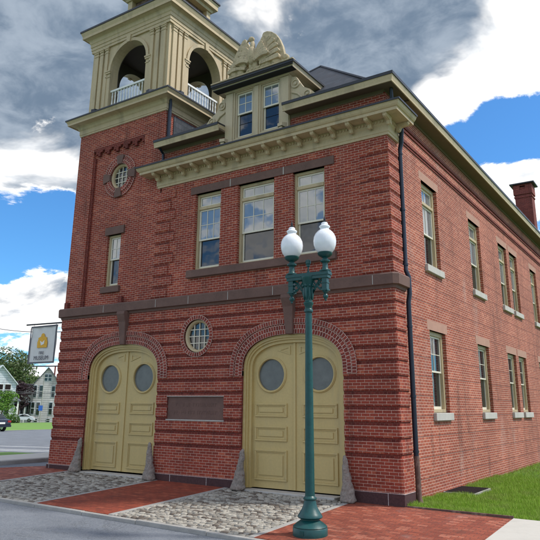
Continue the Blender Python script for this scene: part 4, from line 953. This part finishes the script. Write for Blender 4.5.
# ================================================================== background left
def place(u, D, name, lab, cat, grp=None, rz=0.):
    p = far(u, 421, D); z = H(p.x, p.y) - .05
    r_ = ray(u, 421); f = math.atan2(r_.y, r_.x) - math.pi / 2
    return empty(name, lab, cat, (p.x, p.y, z), f + rz, grp)      # local +x runs to the right of the picture, -y faces us
def leaves(b_, c, r, n, sz):
    for _ in range(n):
        v = Vector(rng.normal(size=3)); v.normalize(); rr_ = rng.uniform(.55, 1.0) ** .5
        p = Vector(c) + Vector((v.x * r[0], v.y * r[1], v.z * r[2])) * rr_
        a = Vector(rng.normal(size=3)).normalized(); e1 = a.cross(v).normalized() if a.cross(v).length > .1 else Vector((1, 0, 0)); e2 = (v * .4 + a).cross(e1).normalized()
        s_ = sz * rng.uniform(.6, 1.4); b_.add([tuple(p - e1 * s_), tuple(p + e2 * s_ * .5), tuple(p + e1 * s_), tuple(p - e2 * s_ * .5)], [(0, 1, 2, 3)])
def tree(u, D, h, w, leaf, lab, name='leafy_tree', n=3200, trunk=.25, sz=.28, grp='trees behind the houses'):
    t = place(u, D, name, lab, 'tree', grp)
    q = MB(); q.tube([(0, 0, -.3), (.1, 0, h * .2), (-.05, .1, h * .45), (0, 0, h * .8)], [trunk * 1.2, trunk, trunk * .7, .05], 8)
    for k in range(6):
        a = k * 1.1; z0 = h * random.uniform(.25, .5); q.tube([(0, 0, z0), (w * .25 * math.cos(a), w * .25 * math.sin(a), z0 + h * .15), (w * .42 * math.cos(a), w * .42 * math.sin(a), z0 + h * .3)], [trunk * .5, trunk * .3, .03], 6)
    q.build('trunk', 'bark', t, smooth=True)
    c = MB(); K = 13
    for k in range(K):
        a = random.uniform(0, 6.28); rad = w * random.uniform(.1, .34); zc = h * random.uniform(.36, .86)
        sc_ = random.uniform(.16, .27) * (1.15 - abs(zc / h - .6))
        leaves(c, (rad * math.cos(a), rad * math.sin(a), zc), (w * sc_ * 1.2, w * sc_ * 1.2, h * sc_ * .62), n // K, sz)
    c.build('crown', leaf, t, fix=False)
    return t
def house(t, w, dpt, he, hp, wall, roof, wins, doors=(), overh=.4):
    """gable end faces -y; width w centred on x=0"""
    q = MB(); q.ext([(-w / 2, -.5), (w / 2, -.5), (w / 2, he), (0, hp), (-w / 2, he)], 0, dpt); q.build('wall', wall, t)
    q = MB()
    for s_ in (-1, 1):
        L_ = math.hypot(w / 2, hp - he); ux, uz = s_ * (w / 2) / L_, (he - hp) / L_
        a = (0, hp + .02); b_ = (s_ * (w / 2) + ux * overh, he + .02 + uz * overh)
        q.ext([a, b_, (b_[0], b_[1] + .22), (0, hp + .24)], -overh, dpt + overh)
    q.build('roof', roof, t)
    for x, z0, z1, ww in wins:
        f = MB(); f.box(x - ww / 2 - .06, x + ww / 2 + .06, -.07, -.003, z0 - .08, z1 + .10); f_ = f.build('window', 'white' if wall == 'siding1' else 'siding1', t)
        g_ = MB(); g_.box(x - ww / 2, x + ww / 2, -.085, -.072, z0, z1); g_.build('pane', 'glassd', f_)
        g_ = MB(); g_.box(x - ww / 2, x + ww / 2, -.10, -.087, (z0 + z1) / 2 - .04, (z0 + z1) / 2 + .04); g_.build('sash_bar', 'white', f_)
# grey house
D2 = 130; px = D2 / FOC * .93
hg = place(43.5, D2, 'grey_house', 'grey two storey house with steep gable and small attic windows', 'house', None, math.radians(-3))
house(hg, 26.5 * px, 11, 7.6, 10.9, 'siding2', 'hroof',
      [((u - 43.5) * px, z0, z1, .62) for u, z0, z1 in ((31.7, 5.0, 7.3), (37.8, 5.0, 7.3), (50.5, 5.0, 7.2), (31.0, 1.6, 3.9), (36.5, 1.4, 3.9), (49.3, 1.5, 3.9))] + [((u - 43.5) * px, 8.3, 9.6, .6) for u in (41.8, 45.8)] + [((u - 43.5) * px, .0, .6, .6) for u in (35.3, 48)])
q = MB(); q.box(-27.5 * px, -13.3 * px, .6, 9, -.5, 7.3); wg = q.build('wing', 'siding2', hg)
q = MB(); q.box(-28.5 * px, -13.2 * px, .2, 9.5, 7.3, 7.65); q.build('wing_roof', 'hroof', wg)
for u in (20.5, 26.5):
    for z0, z1 in ((5, 7),) if u < 20 else ((1.6, 3.9),):
        q = MB(); q.box((u - 43.5) * px - .5, (u - 43.5) * px + .5, .53, .597, z0 - .1, z1 + .1); q.build('window', 'siding1', hg)
        q = MB(); q.box((u - 43.5) * px - .38, (u - 43.5) * px + .38, .50, .528, z0, z1); q.build('pane', 'glassd', hg)
q = MB(); q.box(-30 * px, -20 * px, -1.2, .55, 3.9, 4.1); pr_ = q.build('porch_roof', 'hroof', hg)
q = MB(); q.box(-29.5 * px, -29.5 * px + .2, -1.1, -.9, -.3, 3.9); q.box(-20.6 * px, -20.6 * px + .2, -1.1, -.9, -.3, 3.9); q.build('porch_post', 'white', hg)
q = MB(); q.box(5.2 * px, 6.6 * px, 3, 4, 9, 11.6); q.build('chimney', 'chim', hg)
# white house at the left edge
D3 = 118; px = D3 / FOC * .93
hw_ = place(-4, D3, 'white_house', 'white sided house with gable and columned front porch at the left edge', 'house', None, math.radians(8))
house(hw_, 33 * px, 12, 7.2, 10.4, 'siding1', 'siding1', [((u + 4) * px, z0, z1, 1.0) for u, z0, z1 in ((4, 5.0, 7.0), (-4, 5, 7), (-12, 5, 7), (6, 1.4, 3.6), (-6, 1.4, 3.6))])
q = MB(); q.add([(-16 * px, -2.8, 3.9), (20.5 * px, -2.8, 3.9), (20.5 * px, 3, 3.9), (-16 * px, 0, 3.9), (-16 * px, -2.8, 4.1), (20.5 * px, -2.8, 4.1), (16 * px, -.01, 5.0), (-16 * px, -.01, 5.0)], [(0, 1, 5, 4), (4, 5, 6, 7), (0, 3, 2, 1), (1, 2, 6, 5)]); q.build('porch_roof', 'hroof', hw_)
for u in (18, 10, 2, -8):
    q = MB(); q.box((u) * px - .13, (u) * px + .13, -2.6, -2.35, -.3, 3.9); q.build('porch_column', 'white', hw_)
q = MB(); q.box(-16 * px, 18.5 * px, -2.7, -.02, -.3, .5); q.build('porch_floor', 'siding2', hw_)
tree(20, 150, 14.5, 14, 'leaf', 'tall green tree rising behind the gap between the two houses', n=4200)
tree(2, 145, 17.5, 15, 'leaf2', 'tallest pale green tree above the white house roof', n=5000)
tree(38, 165, 12.5, 15, 'leaf2', 'distant pale green tree showing left of the grey gable', n=3600)
tree(-18, 140, 15, 16, 'leaf', 'dark green tree left of the white house', n=3200)
tree(58, 170, 11.5, 12, 'leaf', 'distant tree just right of the grey house gable', n=2400)
tree(17, 126, 8.6, 5.6, 'leaf3', 'small dark purple leaved tree between the two houses', 'purple_tree', n=3400, trunk=.16, sz=.2)
tree(0.5, 105, 5.8, 4.4, 'leaf4', 'bright green young tree in front of the white house', 'young_tree', n=2600, trunk=.1, sz=.15)
for u, lab, lf in ((5, 'round green shrub under the bright young tree', 'leaf'), (10, 'small yellowish shrub beside the porch column', 'leaf4'), (14, 'low dark shrub behind the silver car', 'leaf')):
    t = place(u, 113, 'shrub', lab, 'shrub', 'shrubs before the white house'); c = MB(); leaves(c, (0, 0, .7), (.9, .8, .9), 420, .12); leaves(c, (.5, .1, .5), (.6, .6, .6), 200, .12); c.build('foliage', lf, t, fix=False)
# cars
def car(t, paint, plate=True, s_=1.):
    prof_ = [(-2.3, .38), (-2.36, .62), (-2.28, .92), (-1.75, 1.02), (-1.15, 1.38), (-.55, 1.46), (.25, 1.44), (1.0, 1.08), (1.15, 1.0), (2.1, .84), (2.33, .66), (2.34, .38)]
    q = MB(); n = len(prof_); vs_ = []; fs_ = []
    cols = [(-.90, .97), (-.87, 1.0), (-.62, 1.0), (.62, 1.0), (.87, 1.0), (.90, .97)]
    for yi, (y, k_) in enumerate(cols):
        for x, z in prof_:
            yy = y * (1 - max(0, z - .95) * .42); xx = x * (1 if abs(y) < .7 else .965); vs_.append((xx, yy, z * (k_ if z < .9 else 1)))
    for i in range(len(cols) - 1):
        for k in range(n): fs_.append((i * n + k, i * n + (k + 1) % n, (i + 1) * n + (k + 1) % n, (i + 1) * n + k))
    fs_ += [list(range(n))[::-1], [(len(cols) - 1) * n + k for k in range(n)]]
    q.add(vs_, fs_); bevel(q.build('body', paint, t, smooth=True), .03, 2)
    def sl(z, y): return y * (1 - max(0, z - .95) * .42)
    q = MB()
    for sy in (-1, 1):
        y0 = sy * .90; P2 = [(-1.50, 1.02), (-1.08, 1.33), (-.52, 1.40), (.22, 1.385), (.88, 1.04)]
        vs_ = [(x, sl(z, y0) * .965 + sy * .022, z) for x, z in P2] + [(x, sl(z, y0) * .965 - sy * .02, z) for x, z in P2]
        q.add(vs_, [list(range(5)), list(range(5, 10))] + [(i, (i + 1) % 5, 5 + (i + 1) % 5, 5 + i) for i in range(5)])
    for xa, za, xb, zb in ((-1.70, 1.045, -1.18, 1.375), (.98, 1.10, .30, 1.435)):
        q.add([(xa, -.72, za + .015), (xa, .72, za + .015), (xb, .66, zb + .015), (xb, -.66, zb + .015), (xa, -.72, za - .02), (xa, .72, za - .02), (xb, .66, zb - .02), (xb, -.66, zb - .02)], [(0, 1, 2, 3), (4, 5, 6, 7), (0, 1, 5, 4), (2, 3, 7, 6), (0, 3, 7, 4), (1, 2, 6, 5)])
    q.build('window', 'glassd', t)
    for x in (-1.42, 1.42):
        for sy in (-1, 1):
            q = MB(); q.lathe([(.30, -.11), (.33, -.09), (.33, .09), (.30, .11)], (x, sy * .80, .33), 20, 'y'); w_ = q.build('wheel', 'tyre', t, smooth=True)
            q = MB(); q.lathe([(.20, -.118), (.21, -.10), (.21, .10), (.20, .118)], (x, sy * .80, .33), 14, 'y'); q.build('rim', 'chrome', w_)
    for sy in (-1, 1):
        q = MB(); q.box(-2.34, -2.24, sy * .70 - .15, sy * .70 + .15, .72, .86); q.build('taillight', 'redl', t)
        q = MB(); q.box(2.2, 2.30, sy * .68 - .15, sy * .68 + .15, .66, .76); q.build('headlight', 'sash', t)
    q = MB(); q.box(-2.385, -2.35, -.26, .26, .60, .74); q.build('number_plate', 'white', t)
    q = MB(); q.box(-2.40, -2.20, -.85, .85, .36, .52); q.box(2.2, 2.38, -.82, .82, .36, .50); q.build('bumper', paint, t)
p = far(-17, 431, 52)
dc_ = empty('parked_car', 'dark blue saloon car cut off by the left edge with its rear towards us', 'car', (p.x, p.y, H(p.x, p.y)), math.atan2(CR.y, CR.x) + math.pi - .55, 'cars on the far street'); car(dc_, 'carb')
wc = place(21.5, 122, 'parked_car', 'silver white saloon car parked in front of the grey house', 'car', 'cars on the far street', math.pi - .12); car(wc, 'carw'); wc.location.z += .12
# pole with small blue sign
sp = place(39.8, 112, 'sign_pole', 'slim grey pole with a small blue sign before the grey house', 'pole')
q = MB(); q.tube([(0, 0, -.3), (0, 0, 8.6)], .07, 8); q.build('post', 'kerb', sp)
q = MB(); q.box(-.45, .25, -.09, -.06, 2.1, 3.0); q.build('sign_panel', 'blue', sp)
# ================================================================== grass
def grass(name, regions, hgt, wid, m, zf, lab):
    V = []; F = []
    for (x0, x1, y0, y1, n) in regions:
        x = rng.uniform(x0, x1, n); y = rng.uniform(y0, y1, n)
        keep = ~((x > -.2) & (x < .72) & (y > 2.72) & (y < 4.28)) & ~((x > 3.1) & (y > .6) & (y < 2.0)); x = x[keep]; y = y[keep]; n = len(x)
        z = np.array([zf(a, b_) for a, b_ in zip(x, y)]); an = rng.uniform(0, 2 * np.pi, n); h_ = hgt * rng.uniform(.4, 1.3, n) * (1 + .35 * np.sin(x * 5.3 + np.sin(y * 3.1) * 2) * np.sin(y * 4.1 + 1.3 * x)); w_ = wid * rng.uniform(.7, 1.3, n); ln = rng.uniform(.1, .7, n) * h_; la = rng.uniform(0, 2 * np.pi, n)
        dx, dy = np.cos(an) * w_, np.sin(an) * w_; tx, ty = x + np.cos(la) * ln, y + np.sin(la) * ln
        v = np.stack([np.stack([x - dx, y - dy, z - .01], 1), np.stack([x + dx, y + dy, z - .01], 1), np.stack([tx, ty, z + h_], 1)], 1).reshape(-1, 3); V.append(v)
    V = np.concatenate(V); n = len(V) // 3
    me = bpy.data.meshes.new(name); me.vertices.add(len(V)); me.vertices.foreach_set('co', V.ravel()); me.loops.add(3 * n); me.loops.foreach_set('vertex_index', np.arange(3 * n)); me.polygons.add(n)
    me.polygons.foreach_set('loop_start', np.arange(0, 3 * n, 3)); me.update(); me.validate(); me.materials.append(MT[m])
    o = bpy.data.objects.new(name, me); COL.objects.link(o); tag(o, lab, kind='stuff'); return o
grass('grass', [(-.1, 2.6, .06, 3.5, 52000), (-.1, 3.2, 3.5, 8, 46000), (-.1, 3.5, 8, 22, 42000), (2.6, 8, .08, 8, 26000)], .085, .0045, 'blade', lambda a, b_: S(a, 0) - .02, 'bright green mown grass beside the long brick wall')
